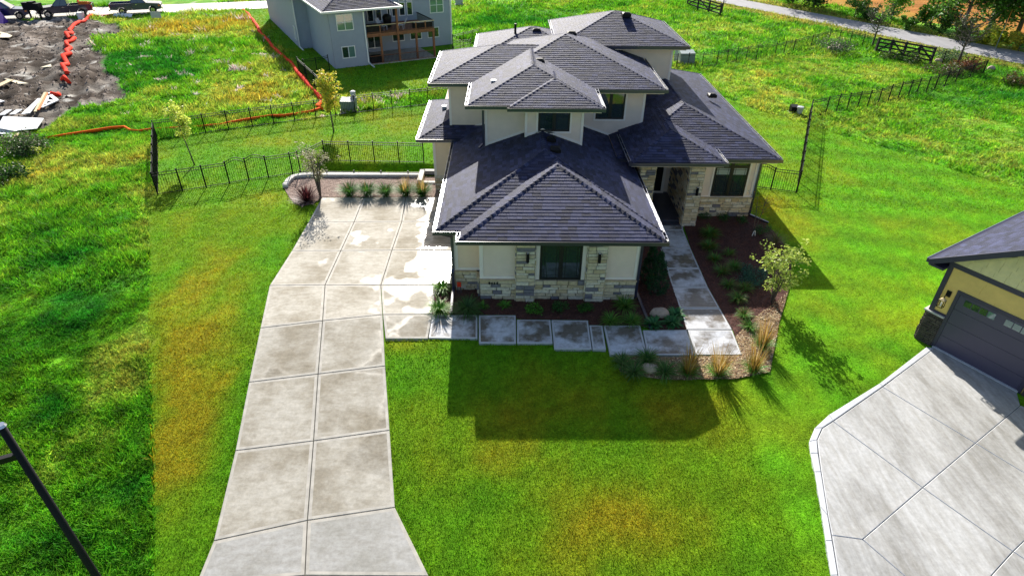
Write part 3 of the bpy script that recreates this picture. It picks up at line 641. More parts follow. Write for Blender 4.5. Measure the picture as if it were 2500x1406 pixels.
# ------------------------------------------------------------------ masonry and windows
STONE_SPECS = []; STM = {}
def stone_mesh(kind, k):
    if (kind, k) not in STM:
        rg = random.Random(hash((kind, k)) % 999+k*17); j = lambda a: a+rg.uniform(-.04, .04)
        vs = [(j(x)*1.0, y, z) for z in (0, 1) for y in (0,) for x in (0, 1)]
        vs = [(0, 0, 0), (1, 0, 0), (1, 0, 1), (0, 0, 1)]+[(.03+rg.uniform(0, .02), j(.92), .06), (.97-rg.uniform(0, .02), j(.92), .06), (.97, j(.95), .93), (.03, j(.95), .93), (.5, j(1.0), .5)]
        m = MB(); m.mesh(vs, [(0, 1, 5, 4), (1, 2, 6, 5), (2, 3, 7, 6), (3, 0, 4, 7), (4, 5, 8), (5, 6, 8), (6, 7, 8), (7, 4, 8)])
        me = m.mk('stone'); me.materials.append(M['stone_'+kind]); STM[(kind, k)] = (me, m.v, m.f)
    return STM[(kind, k)]
def lay_stones(parent, O, e, n, L, z0, z1, hmin=.10, hmax=.20, lmin=.26, lmax=.72, kinds=None, dep=.085, skip=None):
    z = z0; O, e, n = Vector(O), Vector(e), Vector(n)
    while z < z1-.04:
        h = random.uniform(hmin, hmax)
        if z1-z-h < hmin*.8: h = z1-z
        x = 0
        while x < L-.02:
            l = random.uniform(lmin, lmax)
            if L-x-l < lmin*.6: l = L-x
            r = random.random(); kind = kinds or ('slate' if r < .13 else 'cream' if r < .5 else 'buff' if r < .68 else 'pale')
            if kind == 'slate': hh = h*random.uniform(.6, 1)
            if not (skip and skip(x, l, z, h)): STONE_SPECS.append((parent, O+e*(x+.006), e, n, l-.012, z+.005, h-.010, dep*random.uniform(.75, 1.2), kind))
            x += l
        z += h
def flush_stones(limit):
    global STONE_SPECS
    camp = Vector((0, 0, CAMH)); sp = sorted(STONE_SPECS, key=lambda s: -(s[4]*s[6])/((s[1]-camp).length_squared)*max(.02, (camp-s[1]).normalized().dot(s[3])))
    rest = {}
    for i, (par, O, e, n, l, z, h, d, kind) in enumerate(sp):
        k = random.randrange(3)
        if i < limit:
            me = stone_mesh(kind, k)[0]; o = newobj('stone', me, par); p = O-OFF[par.name]
            o.matrix_local = Matrix(((e.x*l, n.x*d, 0, p.x), (e.y*l, n.y*d, 0, p.y), (0, 0, h, z-OFF[par.name].z), (0, 0, 0, 1)))
        else:
            m = rest.setdefault((par.name, kind), (par, MB()))[1]; _, vs, fs = stone_mesh(kind, k)
            m.mesh([O+e*(v[0]*l)+n*(v[1]*d)+Vector((0, 0, z-O.z+v[2]*h)) for v in vs], fs)
    for (pn, kind), (par, m) in rest.items(): m.build('stonework', 'stone_'+kind, par, 'stuff')
    STONE_SPECS = []
def window(parent, O, e, n, w_, h, cols=2, mull=.14, fr=.07, frame='black_frame', glass='glass', grille=False, blind=0, rows=1, trim=None, transom=0, d0=0.0):
    """O: bottom-left corner on the wall face"""
    O, e, n = Vector(O), Vector(e), Vector(n); m = MB()
    m.obox(O, e, n, 0, w_, d0, d0+.05, 0, fr); m.obox(O, e, n, 0, w_, d0, d0+.05, h-fr, h)
    m.obox(O, e, n, 0, fr, d0, d0+.05, fr, h-fr); m.obox(O, e, n, w_-fr, w_, d0, d0+.05, fr, h-fr)
    cw = (w_-2*fr-(cols-1)*mull)/cols; hh = h-2*fr
    if trim:
        t = .10; m2 = MB(); m2.obox(O, e, n, -t, w_+t, d0, d0+.035, -t, -.003); m2.obox(O, e, n, -t, w_+t, d0, d0+.035, h+.003, h+t); m2.obox(O, e, n, -t, -.003, d0, d0+.035, -.003, h+.003); m2.obox(O, e, n, w_+.003, w_+t, d0, d0+.035, -.003, h+.003)
        
    for c in range(1, cols): m.obox(O, e, n, fr+c*cw+(c-1)*mull, fr+c*cw+c*mull, d0, d0+.055, fr, h-fr)
    for r in range(1, rows): m.obox(O, e, n, fr, w_-fr, d0, d0+.048, fr+hh*r/rows-.025, fr+hh*r/rows+.025)
    if transom: m.obox(O, e, n, fr, w_-fr, d0, d0+.056, transom-.06, transom+.06)
    if grille:
        for c in range(cols):
            x0 = fr+c*(cw+mull)
            for x in (x0+.09, x0+cw-.11): m.obox(O, e, n, x, x+.018, d0, d0+.032, fr, h-fr)
            for z in (fr+.09, h-fr-.11) if not transom else (fr+.09, transom-.16): m.obox(O, e, n, x0, x0+cw, d0, d0+.031, z, z+.018)
    wn = m.build('window', frame, parent)
    if trim: m2.build('window_trim', trim, wn)
    for c in range(cols):
        x0 = fr+c*(cw+mull)
        for r in range(rows):
            g_ = MB(); z0, z1 = fr+hh*r/rows, fr+hh*(r+1)/rows; gm = glass if isinstance(glass, str) else glass[(c+r*cols) % len(glass)]
            g_.obox(O, e, n, x0, x0+cw, d0+.004, d0+.018, z0, z1); g_.build('pane', gm, wn)
    if blind:
        for c in range(cols):
            x0 = fr+c*(cw+mull); b_ = MB(); z1 = (transom-.06) if transom else h-fr; b_.obox(O, e, n, x0+.02, x0+cw-.02, d0+.018, d0+.022, z1-blind, z1); b_.build('shade', 'blind', wn)
    return wn
# ------------------------------------------------------------------ the big cream house
hs = thing('cream_house', 'big cream stucco house with dark hipped shingle roofs and stone base', 'house', (1.6, 21.6, 0))
E1, NF, NR = (1, 0, 0), (0, -1, 0), (1, 0, 0)
def wall(name, x0, x1, y0, y1, z0, z1, m='stucco'):
    b = MB(); b.box(x0, x1, y0, y1, z0, z1); return b.build(name, m, hs)
LT = 3.15; UT = 6.12; PL = .36; PU = .335
# garage wing
w1 = wall('garage_wall', -1.12, 5.40, 21.63, 32.7, -.3, LT-.24); w2 = wall('garage_side_wall', -2.20, -1.12, 22.30, 32.7, -.3, LT-.24, 'stucco_warm')
t = MB()
t.obox((-1.12, 21.63, 0), E1, NF, 0, .15, 0, .03, 1.0, LT-.24); t.obox((-1.12, 21.63, 0), E1, NF, .15, 1.5, 0, .028, 1.0, 1.13); t.obox((5.4, 21.63, 0), E1, NF, -.13, 0, 0, .03, 1.0, LT-.24)
t.obox((5.4, 21.63, 0), E1, NF, -1.35, -.13, 0, .028, 1.0, 1.10); t.obox((5.4, 21.63, 0), (0, 1, 0), NR, -.03, .12, 0, .03, 1.0, LT-.24)
t.obox((1.15, 21.63, 0), E1, NF, 0, .20, 0, .03, .98, LT-.24); t.obox((3.08, 21.63, 0), E1, NF, 0, .22, 0, .03, .98, LT-.24)
each(t, 'corner_trim', 'trim', w1)
t = MB(); t.obox((-2.2, 22.3, 0), E1, NF, 0, .15, 0, .03, 1.0, LT-.24); t.obox((-2.2, 22.3, 0), E1, NF, .15, 1.08, 0, .028, 1.0, 1.13); t.obox((-2.2, 22.3, 0), (0, 1, 0), (-1, 0, 0), -.03, .12, 0, .03, 1, LT-.24); each(t, 'corner_trim', 'trim', w2)
def stone_panel(par, O, e, n, L, z0, z1, cap=True, dep=.05, **k):
    b = MB(); b.obox(O, e, n, 0, L, 0, dep, z0, z1); bk = b.build('stone_backing', 'mortar', par)
    lay_stones(par, Vector(O)+Vector(n)*(dep-.015), e, n, L, z0, z1-(.05 if cap else 0), **k)
    if cap: b = MB(); b.obox(O, e, n, -.01, L+.01, 0, dep+.10, z1-.045, z1+.01); b.build('stone_cap', 'stone_buff', par)
stone_panel(w2, (-2.2, 22.3, 0), E1, NF, 1.08, 0, 1.0); stone_panel(w2, (-2.2, 32.7, 0), (0, -1, 0), (-1, 0, 0), 10.3, 0, 1.0)
stone_panel(w1, (-1.12, 21.63, 0), E1, NF, 1.5, 0, 1.0); stone_panel(w1, (1.15, 21.63, 0), E1, NF, 2.15, 0, .97, cap=False); stone_panel(w1, (4.07, 21.63, 0), E1, NF, 1.35, 0, .99)
stone_panel(w1, (-1.12, 22.3, 0), (0, -1, 0), (-1, 0, 0), .6, 0, 1.0); stone_panel(w1, (5.4, 21.63, 0), (0, 1, 0), NR, 2.5, 0, 1.0)
def pillar(x0, x1, y0, y1, z1, name='stone_pillar'):
    b = MB(); b.box(x0, x1, y0, y1, -.2, z1); p = b.build(name, 'mortar', hs)
    lay_stones(p, (x0, y0+.02, 0), E1, NF, x1-x0, 0, z1, dep=.07); lay_stones(p, (x0+.02, y1, 0), (0, -1, 0), (-1, 0, 0), y1-y0, 0, z1, dep=.06); lay_stones(p, (x1-.02, y0, 0), (0, 1, 0), NR, y1-y0, 0, z1, dep=.06); return p
def sconce(par, x, y, z):
    b = MB(); b.tube([(x, y-.13, z-.22), (x, y-.13, z+.16)], .065, 10); b.tube([(x, y-.13, z+.16), (x, y-.13, z+.20)], .067, 10); b.box(x-.04, x+.04, y-.10, y, z-.08, z+.04); l = b.build('wall_lamp', 'black', par)
    b = MB(); b.tube([(x, y-.13, z+.2), (x, y-.13, z+.21)], .045, 10); b.build('lamp_lens', 'lens_clear', l)
p1 = pillar(.38, 1.15, 21.38, 21.72, LT-.24); p2 = pillar(3.28, 4.05, 21.38, 21.72, LT-.24); sconce(p1, .84, 21.34, 2.28); sconce(p2, 3.72, 21.34, 2.28)
window(w1, (1.36, 21.63, 1.0), E1, NF, 1.72, 1.82, grille=True, mull=.17, fr=.09, d0=.0, glass='glass')
# first floor body, left bump, wing, porch
wall('body_wall', -3.9, 9.0, 32.75, 43.4, -1.2, 3.3)
wb = wall('bump_wall', -4.08, -2.2, 32.4, 38.0, -1.2, 3.06, 'stucco_warm')
t = MB(); t.obox((-4.08, 32.4, 0), E1, NF, 0, .14, 0, .03, .9, 3.06); each(t, 'corner_trim', 'trim', wb)
lay_stones(wb, (-4.08, 32.39, 0), E1, NF, 1.85, -.1, .9, dep=.09)
ww = wall('wing_wall', 9.75, 12.76, 29.40, 43.7, -.3, 3.26)
stone_panel(ww, (10.1, 29.40, 0), E1, NF, 2.68, 0, 1.12); stone_panel(ww, (12.76, 29.4, 0), (0, 1, 0), NR, 14, 0, 1.12, lmin=.5, lmax=1.1)
t = MB(); t.obox((12.76, 29.4, 0), E1, NF, -.14, 0, 0, .03, 1.13, 3.26); t.obox((10.1, 29.4, 0), E1, NF, 0, 2.54, 0, .028, 1.13, 1.20); t.obox((12.32, 29.4, 0), E1, NF, 0, .1, 0, .03, 1.2, 3.26); t.obox((10.48, 29.4, 0), E1, NF, 0, .09, 0, .03, 1.2, 3.26); t.obox((12.76, 29.4, 0), (0, 1, 0), NR, -.03, .12, 0, .03, 1.13, 3.26); each(t, 'corner_trim', 'trim', ww)
window(ww, (10.58, 29.40, 1.17), E1, NF, 1.72, 2.08, grille=True, mull=.17, fr=.08, blind=.36, transom=1.62)
PT = 3.75
pf = MB(); pf.box(6.0, 9.05, 28.62, 32.3, -.3, .16); pf.box(6.4, 9.05, 28.2, 28.60, -.3, .08); pf.build('porch_floor', 'porch', hs)
pr = pillar(8.98, 9.68, 28.2, 28.95, PT-.24); pl_ = pillar(6.5, 7.26, 28.2, 28.9, PT-.24); sconce(pl_, 6.85, 28.16, 2.05); sconce(pr, 9.42, 28.16, 2.05)
ps = wall('porch_side_wall', 9.1, 9.7, 28.95, 32.3, -.2, PT-.24, 'stucco'); lay_stones(ps, (9.11, 32.3, 0), (0, -1, 0), (-1, 0, 0), 3.35, .16, PT-.3, dep=.06)
pb = wall('porch_back_wall', 5.4, 9.2, 32.05, 32.4, -.2, PT-.24, 'stucco'); wall('porch_left_wall', 5.41, 6.5, 28.9, 32.3, -.2, PT-.24)
d_ = MB(); d_.obox((7.55, 32.05, .16), E1, NF, 0, 1.1, 0, .06, .1, 2.35); dr = d_.build('front_door', 'black', hs)
d_ = MB(); d_.obox((7.45, 32.05, .16), E1, NF, -.05, .09, 0, .09, 0, 2.5); d_.obox((7.45, 32.05, .16), E1, NF, 1.21, 1.35, 0, .09, 0, 2.5); d_.obox((7.45, 32.05, .16), E1, NF, -.05, 1.35, 0, .10, 2.5, 2.62); d_.obox((7.45, 32.05, .16), E1, NF, -.05, 1.35, 0, .14, 0, .1); d_.build('door_frame', 'trim', dr)
d_ = MB(); d_.obox((7.65, 31.99, 1.1), E1, NF, 0, .03, 0, .05, 0, .5); d_.build('door_handle', 'chrome', dr)
# upper storey
u1 = wall('upper_wall', -1.10, 3.4, 29.45, 33, 3.0, UT-.24); u2 = wall('upper_bay_wall', .83, 3.63, 28.8, 30, 3.3, UT-.24); u3 = wall('upper_wall', 2.9, 7.14, 31.95, 38, 3.0, UT-.24)
u4 = wall('upper_wall', -3.12, 3.0, 32.77, 38.2, 3.0, UT-.24); u5 = wall('upper_rear_wall', 3.5, 9.68, 37.6, 43.6, 3.2, 6.94-.24); u6 = wall('upper_rear_wall', -1.2, 4.0, 38.0, 43.0, 3.0, UT-.24)
def sloped(mb, x0, z0, x1, z1, y, h=.12):
    mb.mesh([(x0, y, z0), (x1, y, z1), (x1, y, z1+h), (x0, y, z0+h), (x0, y-.03, z0), (x1, y-.03, z1), (x1, y-.03, z1+h), (x0, y-.03, z0+h)], [(4, 5, 6, 7), (0, 4, 7, 3), (5, 1, 2, 6), (7, 6, 2, 3), (0, 1, 5, 4)])
gz = lambda x: LT+PL*min(x+2.83, 6.2-x)
def vtrim(mb, x, y, z0, z1, w_=.12): mb.box(x, x+w_, y-.032, y, z0, z1)
t = MB(); vtrim(t, -1.10, 29.45, gz(-1.1), UT-.24); sloped(t, -1.10, gz(-1.1)+.03, .83, gz(.83)+.03, 29.45); each(t, 'wall_trim', 'trim', u1)
t = MB(); vtrim(t, .83, 28.8, gz(.83), UT-.24); vtrim(t, 3.51, 28.8, gz(3.6), UT-.24); sloped(t, .83, gz(.83)+.03, 1.685, gz(1.685)+.03, 28.8); sloped(t, 1.685, gz(1.685)+.03, 3.63, gz(3.63)+.03, 28.8)
t.box(1.37, 1.46, 28.768, 28.8, 4.75, UT-.24); t.box(2.97, 3.06, 28.768, 28.8, 4.75, UT-.24); t.box(1.37, 3.06, 28.77, 28.8, 4.70, 4.78); each(t, 'wall_trim', 'trim', u2)
window(u2, (1.47, 28.8, 4.80), E1, NF, 1.5, .98, mull=.16, fr=.08)
t = MB(); vtrim(t, 7.02, 31.95, 4.05, UT-.24); sloped(t, 3.63, gz(3.63)+.03, 5.8, gz(5.8)+.03, 31.95); sloped(t, 5.8, 3.33, 7.14, 4.16, 31.95); each(t, 'wall_trim', 'trim', u3)
window(u3, (4.62, 31.95, 4.36), E1, NF, 1.48, 1.42, mull=.16, fr=.08, trim='trim')
t = MB(); vtrim(t, -3.12, 32.77, 3.45, UT-.24); t.box(-3.0, -2.15, 32.74, 32.77, 3.44, 3.56); sloped(t, -2.15, 3.44, -1.1, gz(-1.1)+.03, 32.77); each(t, 'wall_trim', 'trim', u4)
t = MB(); vtrim(t, 9.56, 37.6, 4.2, 6.7); each(t, 'wall_trim', 'trim', u5)
# roofs, front to back
r_big = hip_roof(hs, -2.83, 6.20, 21.83, 33.0, LT, PL, 'flr', back_open=True, caps=True, ends=32.5)
r_fr = hip_roof(hs, -1.85, 6.20, 21.05, 25.9, LT+.001, PL, 'fl', back_open=True, single=292, caps=True, ends=21.69)
g_, e_ = MB(), MB(); gutter_run(g_, e_, (6.2, 21.05, LT+.0005), (6.2, 21.83, LT+.0005), (1, 0, 0)); g_.build('gutter', 'gutter', r_fr); e_.build('gutter_edge', 'edge_metal', r_fr)
hip_roof(hs, -4.72, 2.0, 31.70, 38.4, 3.30, PL, 'fl')
hip_roof(hs, 5.4, 13.40, 28.68, 44.4, 3.50, PL, 'fr')
r_po = hip_roof(hs, 5.88, 10.35, 27.55, 33.5, PT, PL, 'flr', back_open=True, ends=31.3)
r_dm = hip_roof(hs, .12, 4.38, 28.13, 32, UT+.001, PU, 'fr', back_open=True)
r_u1 = hip_roof(hs, -1.83, 4.38, 28.45, 35.5, UT, PU, 'fl', back_open=True)
r_um = hip_roof(hs, -1.6, 7.92, 31.20, 41, UT-.002, PU, 'fr', ends=37.55)
hip_roof(hs, -3.94, 5.0, 32.10, 38.9, UT-.004, PU, 'fl')
hip_roof(hs, -1.95, 5.0, 37.0, 43.9, UT-.006, PU, 'l')
r_rr = hip_roof(hs, 2.83, 10.28, 36.93, 44.3, 6.94, PU, 'flr')
def at_roof(px, py, z): return G(px, py, z)
for (rf, px, py, z, s) in ((r_big, 1346, 342, 4.72, .8), (r_big, 1356, 367, 4.66, .9), (r_dm, 1317, 152, 6.95, 1), (r_um, 1395, 85, 7.5, 1), (r_u1, 1310, 77, 7.05, 1), (r_rr, 1529, 38, 8.05, 1), (r_um, 1738, 235, 4.3, .9)):
    p = at_roof(px, py, z); roof_vent(rf, p.x, p.y, z, s)
for (rf, px, py, z) in ((r_u1, 1205, 203, 6.45), (r_big, 1085, 264, 3.75)):
    p = G(px, py, z); b = MB(); b.box(p.x-.12, p.x+.12, p.y-.12, p.y+.12, z-.1, z+.14); b.build('roof_vent', 'edge_metal', rf)
p = G(1258, 84, 6.9); b = MB(); b.tube([(p.x, p.y, 6.4), (p.x, p.y, 7.5)], .07, 8); b.build('vent_pipe', 'black', r_u1); b = MB(); b.tube([(p.x, p.y, 6.5), (p.x, p.y, 6.85)], [.2, .1], 8); b.build('pipe_flashing', 'edge_metal', r_u1)
# downspouts
def spout(pts, r=.05, name='downspout', m='gutter'):
    b = MB()
    for a, c in zip(pts[:-1], pts[1:]): b.bar(a, c, r*2, r*1.6)
    return b.build(name, m, hs)
q = G(1101, 770); spout([(-2.6, 21.75, LT-.14), (-2.26, 22.22, LT-.5), (-2.26, 22.20, 1.15), (-2.28, 22.08, 1.0), (-2.28, 22.08, .25), (q.x, q.y, q.z+.1)], .055)
spout([(-1.2, 28.4, UT-.14), (-1.18, 29.38, UT-.5), (-1.18, 29.38, 3.95), (-1.4, 29.1, 3.8)])
q = G(1875, 547); spout([(12.9, 29.3, 3.3), (12.84, 29.33, 3.0), (12.84, 29.33, .15), (q.x, q.y, .08)])
q1, q2 = G(1549, 708), G(1588, 806); spout([(5.46, 21.58, 2.9), (5.46, 21.58, .12), (q1.x, q1.y, .1), (q2.x, q2.y, q2.z+.1)], .055)
# house number on the stone base
for i, ch in enumerate('8434'):
    cu = bpy.data.curves.new('house_number', 'FONT'); cu.body = ch; cu.size = .16; cu.extrude = .008; cu.offset = .004; cu.resolution_u = 3
    tmp = bpy.data.objects.new('tmp', cu); COL.objects.link(tmp); dg = bpy.context.evaluated_depsgraph_get(); me = bpy.data.meshes.new_from_object(tmp.evaluated_get(dg)); bpy.data.objects.remove(tmp)
    me.materials.clear(); me.materials.append(M['black']); o = newobj('house_number', me, w1); L = Vector((-.76+i*.105, 21.485, .80))-OFF[w1.name]
    o.matrix_local = Matrix(((1, 0, 0, L.x), (0, 0, -1, L.y), (0, 1, 0, L.z), (0, 0, 0, 1)))
flush_stones(300)
# ------------------------------------------------------------------ retaining wall, window well
rw = P(*Ze((175, 735), (195, 700), (235, 650), (300, 602), (400, 577), (520, 563), (700, 560), (2090, 560))); ri = P(*Ze((252, 735), (268, 700), (295, 660), (350, 618), (430, 602), (540, 595), (700, 597), (2060, 597)))
rt = thing('retaining_wall', 'low pale block retaining wall curving round the gravel bed', 'wall', (*rw[3], 0))
def cap_pos(a, b, t): return (a[0]*(1-t)+b[0]*t, a[1]*(1-t)+b[1]*t)
for i in range(len(rw)-1):
    L = math.dist(rw[i], rw[i+1]); n = max(1, round(L/.45))
    for k in range(n):
        a, b, c, d = cap_pos(rw[i], rw[i+1], k/n), cap_pos(rw[i], rw[i+1], (k+1)/n-.02/n), cap_pos(ri[i], ri[i+1], (k+1)/n-.02/n), cap_pos(ri[i], ri[i+1], k/n)
        mb = MB(); mb.prism([a, b, c, d], 2, .12, .22); mb.build('capstone', 'retain', rt)
        mb = MB(); mb.prism([a, b, c, d], 2, -.3, .118) if rw[i][1] < 34 else mb.prism([a, b, c, d], 2, -1.3, .118); mb.build('block', 'retain', rt)
a = P(*Ze((2040, 690), (2085, 535), (2340, 535), (2340, 690)))
ww_ = thing('window_well', 'white topped concrete window well beside the gravel bed', 'window well', (a[0][0], a[0][1], 0))
mb = MB(); x0, x1, y0, y1 = a[0][0], -2.9, a[0][1], a[1][1]
mb.box(x0, x0+.28, y0, y1, -1.2, .3); mb.box(x0+.28, x1, y1-.28, y1, -1.2, .299); mb.box(x0+.28, x1, y0, y0+.25, -1.2, .15); mb.build('well_wall', 'retain', ww_)
mb = MB(); mb.box(x0+.29, x1, y0+.26, y1-.29, -.5, -.4); mb.build('well_floor', 'stucco_warm', ww_)
# ------------------------------------------------------------------ fences
PK = {}
def picket_mesh(h, w_=.016):
    k = round(h, 2)
    if k not in PK:
        m = MB(); m.box(-w_/2, w_/2, -w_/2, w_/2, 0, k); me = m.mk('picket'); me.materials.append(M['fence']); PK[k] = me
    return PK[k]
def fence(label, pts, h=1.3, sp=.115, single=300, arch=(), label_g='black metal fences round the yards', rails=(.06, -.18, -.03), zs=None, post=.06, ends=(True, True)):
    pts = [Vector((p[0], p[1], (H(p[0], p[1]) if zs is None else zs))) for p in pts]
    f = thing('metal_fence', label, 'fence', tuple(pts[0]), 0, label_g); cnt = 0; rest = MB(); o0 = OFF[f.name]
    for i, p in enumerate(pts):
        if (i == 0 and not ends[0]) or (i == len(pts)-1 and not ends[1]): continue
        m = MB(); m.box(p.x-post/2, p.x+post/2, p.y-post/2, p.y+post/2, p.z-.1, p.z+h+.04); m.box(p.x-post*.65, p.x+post*.65, p.y-post*.65, p.y+post*.65, p.z+h+.04, p.z+h+.07); m.build('post', 'fence', f)
    for i in range(len(pts)-1):
        a, b = pts[i], pts[i+1]; L = (b-a).length; n = max(2, int(L/sp)); ar = .22 if i in arch else 0
        par = f
        if ar: par = newobj('gate', MB().mk('gate'), f); 
        hh = lambda t: h+ar*math.sin(math.pi*t)
        for r in rails:
            m = MB(); seg = 8 if (ar and r < 0) else 1
            for k in range(seg):
                t0, t1 = k/seg, (k+1)/seg; z0 = (hh(t0)+r if r < 0 else r); z1 = (hh(t1)+r if r < 0 else r)
                m.bar(a.lerp(b, t0)+Vector((0, 0, z0)), a.lerp(b, t1)+Vector((0, 0, z1)), .032, .03)
            m.build('rail', 'fence', par)
        for k in range(1, n):
            t = k/n; q = a.lerp(b, t); ph = round(hh(t)-.05, 2)
            if cnt < single:
                o = newobj('picket', picket_mesh(ph), par); o.location = (q.x-o0.x, q.y-o0.y, q.z+.03-o0.z); o.rotation_euler = (0, 0, math.atan2(b.y-a.y, b.x-a.x)); cnt += 1
            else: rest.box(q.x-.006, q.x+.006, q.y-.006, q.y+.006, q.z+.03, q.z+ph)
    if rest.f: rest.build('pickets', 'fence', f, 'stuff')
    return f
def spaced(a, b, n): a = G(*a); b = G(*b); return [tuple(a.lerp(b, k/n)[:2]) for k in range(n+1)]
fence('black metal fence with a double arched gate in front of the left back yard', P((386, 476), (446, 467), (504, 458), (561, 448.5), (608, 440), (656, 434), (715, 425), (734, 421)), arch=(3, 4))
fence('black metal fence along the far left side of the back yard', spaced((386, 474.5), (385.6, 343), 6), ends=(False, True))
fence('long black metal fence across the back yard behind two young trees', P((387.5, 341), (445, 334), (503, 325.5), (559, 317), (617, 309.7), (669, 302.5), (720, 296), (772, 289), (820, 283), (868, 277), (913, 271), (958, 265), (1003, 261), (1046, 256.5), (1100, 250)), ends=(False, True))
zf = H(-8, 37); fence('black metal fence with bright top rail between the two lawns behind the parking pad', P((795, 393.5), (856, 395), (915, 396), (975, 397), (1035, 398.5)))
fence('short black metal fence piece running up beside the bare multi-stem tree', P((797, 392), (738, 424)), ends=(False, False))
zt = G(732, 418, .25); tb = G(1062, 421, .25); fence('low black railing just behind the curved retaining wall', [(zt.x+(tb.x-zt.x)*k/5, zt.y+(tb.y-zt.y)*k/5) for k in range(6)], zs=-1.04)
fence('black metal fence with arched gate beside the right wing window', P((1829, 456), (1881, 463), (1943, 471)), arch=(0,))
fence('black metal fence running back from the right gate to the utility boxes', spaced((1944, 469), (1974, 288), 9), ends=(False, True))
fence('long black fence with tall weeds along it on the right', P((1976, 287), (2014, 280), (2041, 273), (2066, 270), (2092, 266), (2116, 263), (2141, 258), (2167, 248), (2192, 241), (2216, 236), (2236, 232), (2259, 228), (2280, 221), (2305, 212), (2330, 205), (2365, 194), (2398, 184)), single=0, ends=(False, True))
fence('black fence between bare roadside tree and the far right corner', P((2400, 183), (2366, 175), (2298, 160), (2274, 156)), single=0, ends=(False, False))
fence('black fence left of the bare roadside tree', P((2134, 128), (2103, 116), (2073, 109), (2046, 106), (2021, 105)), single=0)
fence('long black fence across the meadow behind the house roof', P((2019, 106), (1978, 119), (1935, 130), (1912, 136), (1890, 140), (1845, 146), (1820, 149), (1796, 152), (1773, 156), (1749, 160), (1713, 165), (1678, 166), (1651, 168), (1620, 170)), single=0, ends=(False, True))
fence('short dark fence beside the left corner of the grey house', P((731, 178), (750, 196), (770, 215), (792, 236)), h=1.3, single=0)
fence('short dark fence piece touching the grey house wall', P((745, 183), (775, 179), (805, 172)), h=1.3, single=0)
fence('black fence right of the grey house beside the cream roof', P((1106, 119), (1132, 112), (1155, 106), (1170, 102)), single=0)
fence('lower black fence right of the grey house near the roof edge', P((1106, 128), (1124, 127), (1150, 124)), single=0, h=1.1)
def rail_fence(label, a, b, n=4, h=1.5):
    a, b = G(*a), G(*b); f = thing('wooden_fence', label, 'fence', tuple(a), 0, 'dark plank fences by the road')
    for k in range(n+1):
        p = a.lerp(b, k/n); m = MB(); m.box(p.x-.09, p.x+.09, p.y-.09, p.y+.09, -.1, h+.08); m.build('post', 'rust_wood', f)
    for k in range(n):
        p, q = a.lerp(b, k/n), a.lerp(b, (k+1)/n)
        for z in (.35, .75, 1.12, h-.04): m = MB(); m.bar(p+Vector((0, -.1, z)), q+Vector((0, -.1, z)), .05, .15); m.build('rail', 'rust_wood', f)
        if k % 2 == 0: m = MB(); m.bar(p+Vector((0, -.16, .3)), q+Vector((0, -.16, h-.1)), .05, .14); m.build('brace', 'rust_wood', f)
        else: m = MB(); m.bar(p+Vector((0, -.16, h-.1)), q+Vector((0, -.16, .3)), .05, .14); m.build('brace', 'rust_wood', f)
rail_fence('dark plank fence with cross braces between two bare trees', (2136, 131), (2270, 157))
rail_fence('dark plank fence at the top edge beside the road', (1677, 16), (1757, 41), 3)
# ------------------------------------------------------------------ plants
def ribbons(mb, c, n, L, w_, el, droop, cols, spread=.06, seg=4, zb=0, tip=None):
    for _ in range(n):
        a = random.uniform(0, 6.283); e_ = random.uniform(*el); l = L*random.uniform(.65, 1.1); d = Vector((math.cos(a), math.sin(a), 0)); s_ = Vector((-d.y, d.x, 0)); r0 = spread*random.random()
        p = Vector(c)+d*r0+Vector((0, 0, zb)); ang = e_; pts = [p.copy()]; st = l/seg
        for k in range(seg):
            p = p+(d*math.cos(ang)+Vector((0, 0, math.sin(ang))))*st; ang -= droop*random.uniform(.7, 1.2)/seg; pts.append(p.copy())
        col = random.choice(cols); f_ = random.uniform(.7, 1.3); mb.col = tuple(v*f_ for v in col)
        n0 = len(mb.v); ws = [w_*.7, w_, w_*.85, w_*.5, 0.004][:seg] + [.003]
        vs = []
        for q, ww in zip(pts, ws): vs += [q-s_*ww/2, q+s_*ww/2]
        mb.mesh(vs, [(2*k, 2*k+1, 2*k+3, 2*k+2) for k in range(seg)])
GRN = [(.10, .32, .03), (.17, .44, .05), (.08, .20, .04)]
def tuft(px, label, L=.5, n=110, w_=.028, cols=GRN, el=(.7, 1.5), droop=1.7, spread=.1, name='grass_clump', cat='plant', group='green clumps in the planting beds'):
    g_ = G(*px); mb = MB(); ribbons(mb, g_, int(n*1.2), L*1.15, w_*1.15, el, droop, cols, spread); o = thing(name, label, cat, tuple(g_), 0, group); mb.build('foliage', 'leaf', o, colors=True); return o
def plume_grass(px, label, L=.75, H_=1.25, n=150, np_=110, gold=((.42, .28, .06), (.50, .38, .16), (.36, .20, .04)), green=GRN, group='tall tan plumed grasses at the path corner', el=(1.15, 1.55)):
    g_ = G(*px); o = thing('ornamental_grass', label, 'ornamental grass', tuple(g_), 0, group); mb = MB(); ribbons(mb, g_, n, L, .022, (.8, 1.5), 1.2, green, .16); mb.build('foliage', 'leaf', o, colors=True)
    mb = MB(); ribbons(mb, g_, np_, H_, .018, el, .25, gold, .18, seg=3); mb.build('plumes', 'leaf', o, colors=True); return o
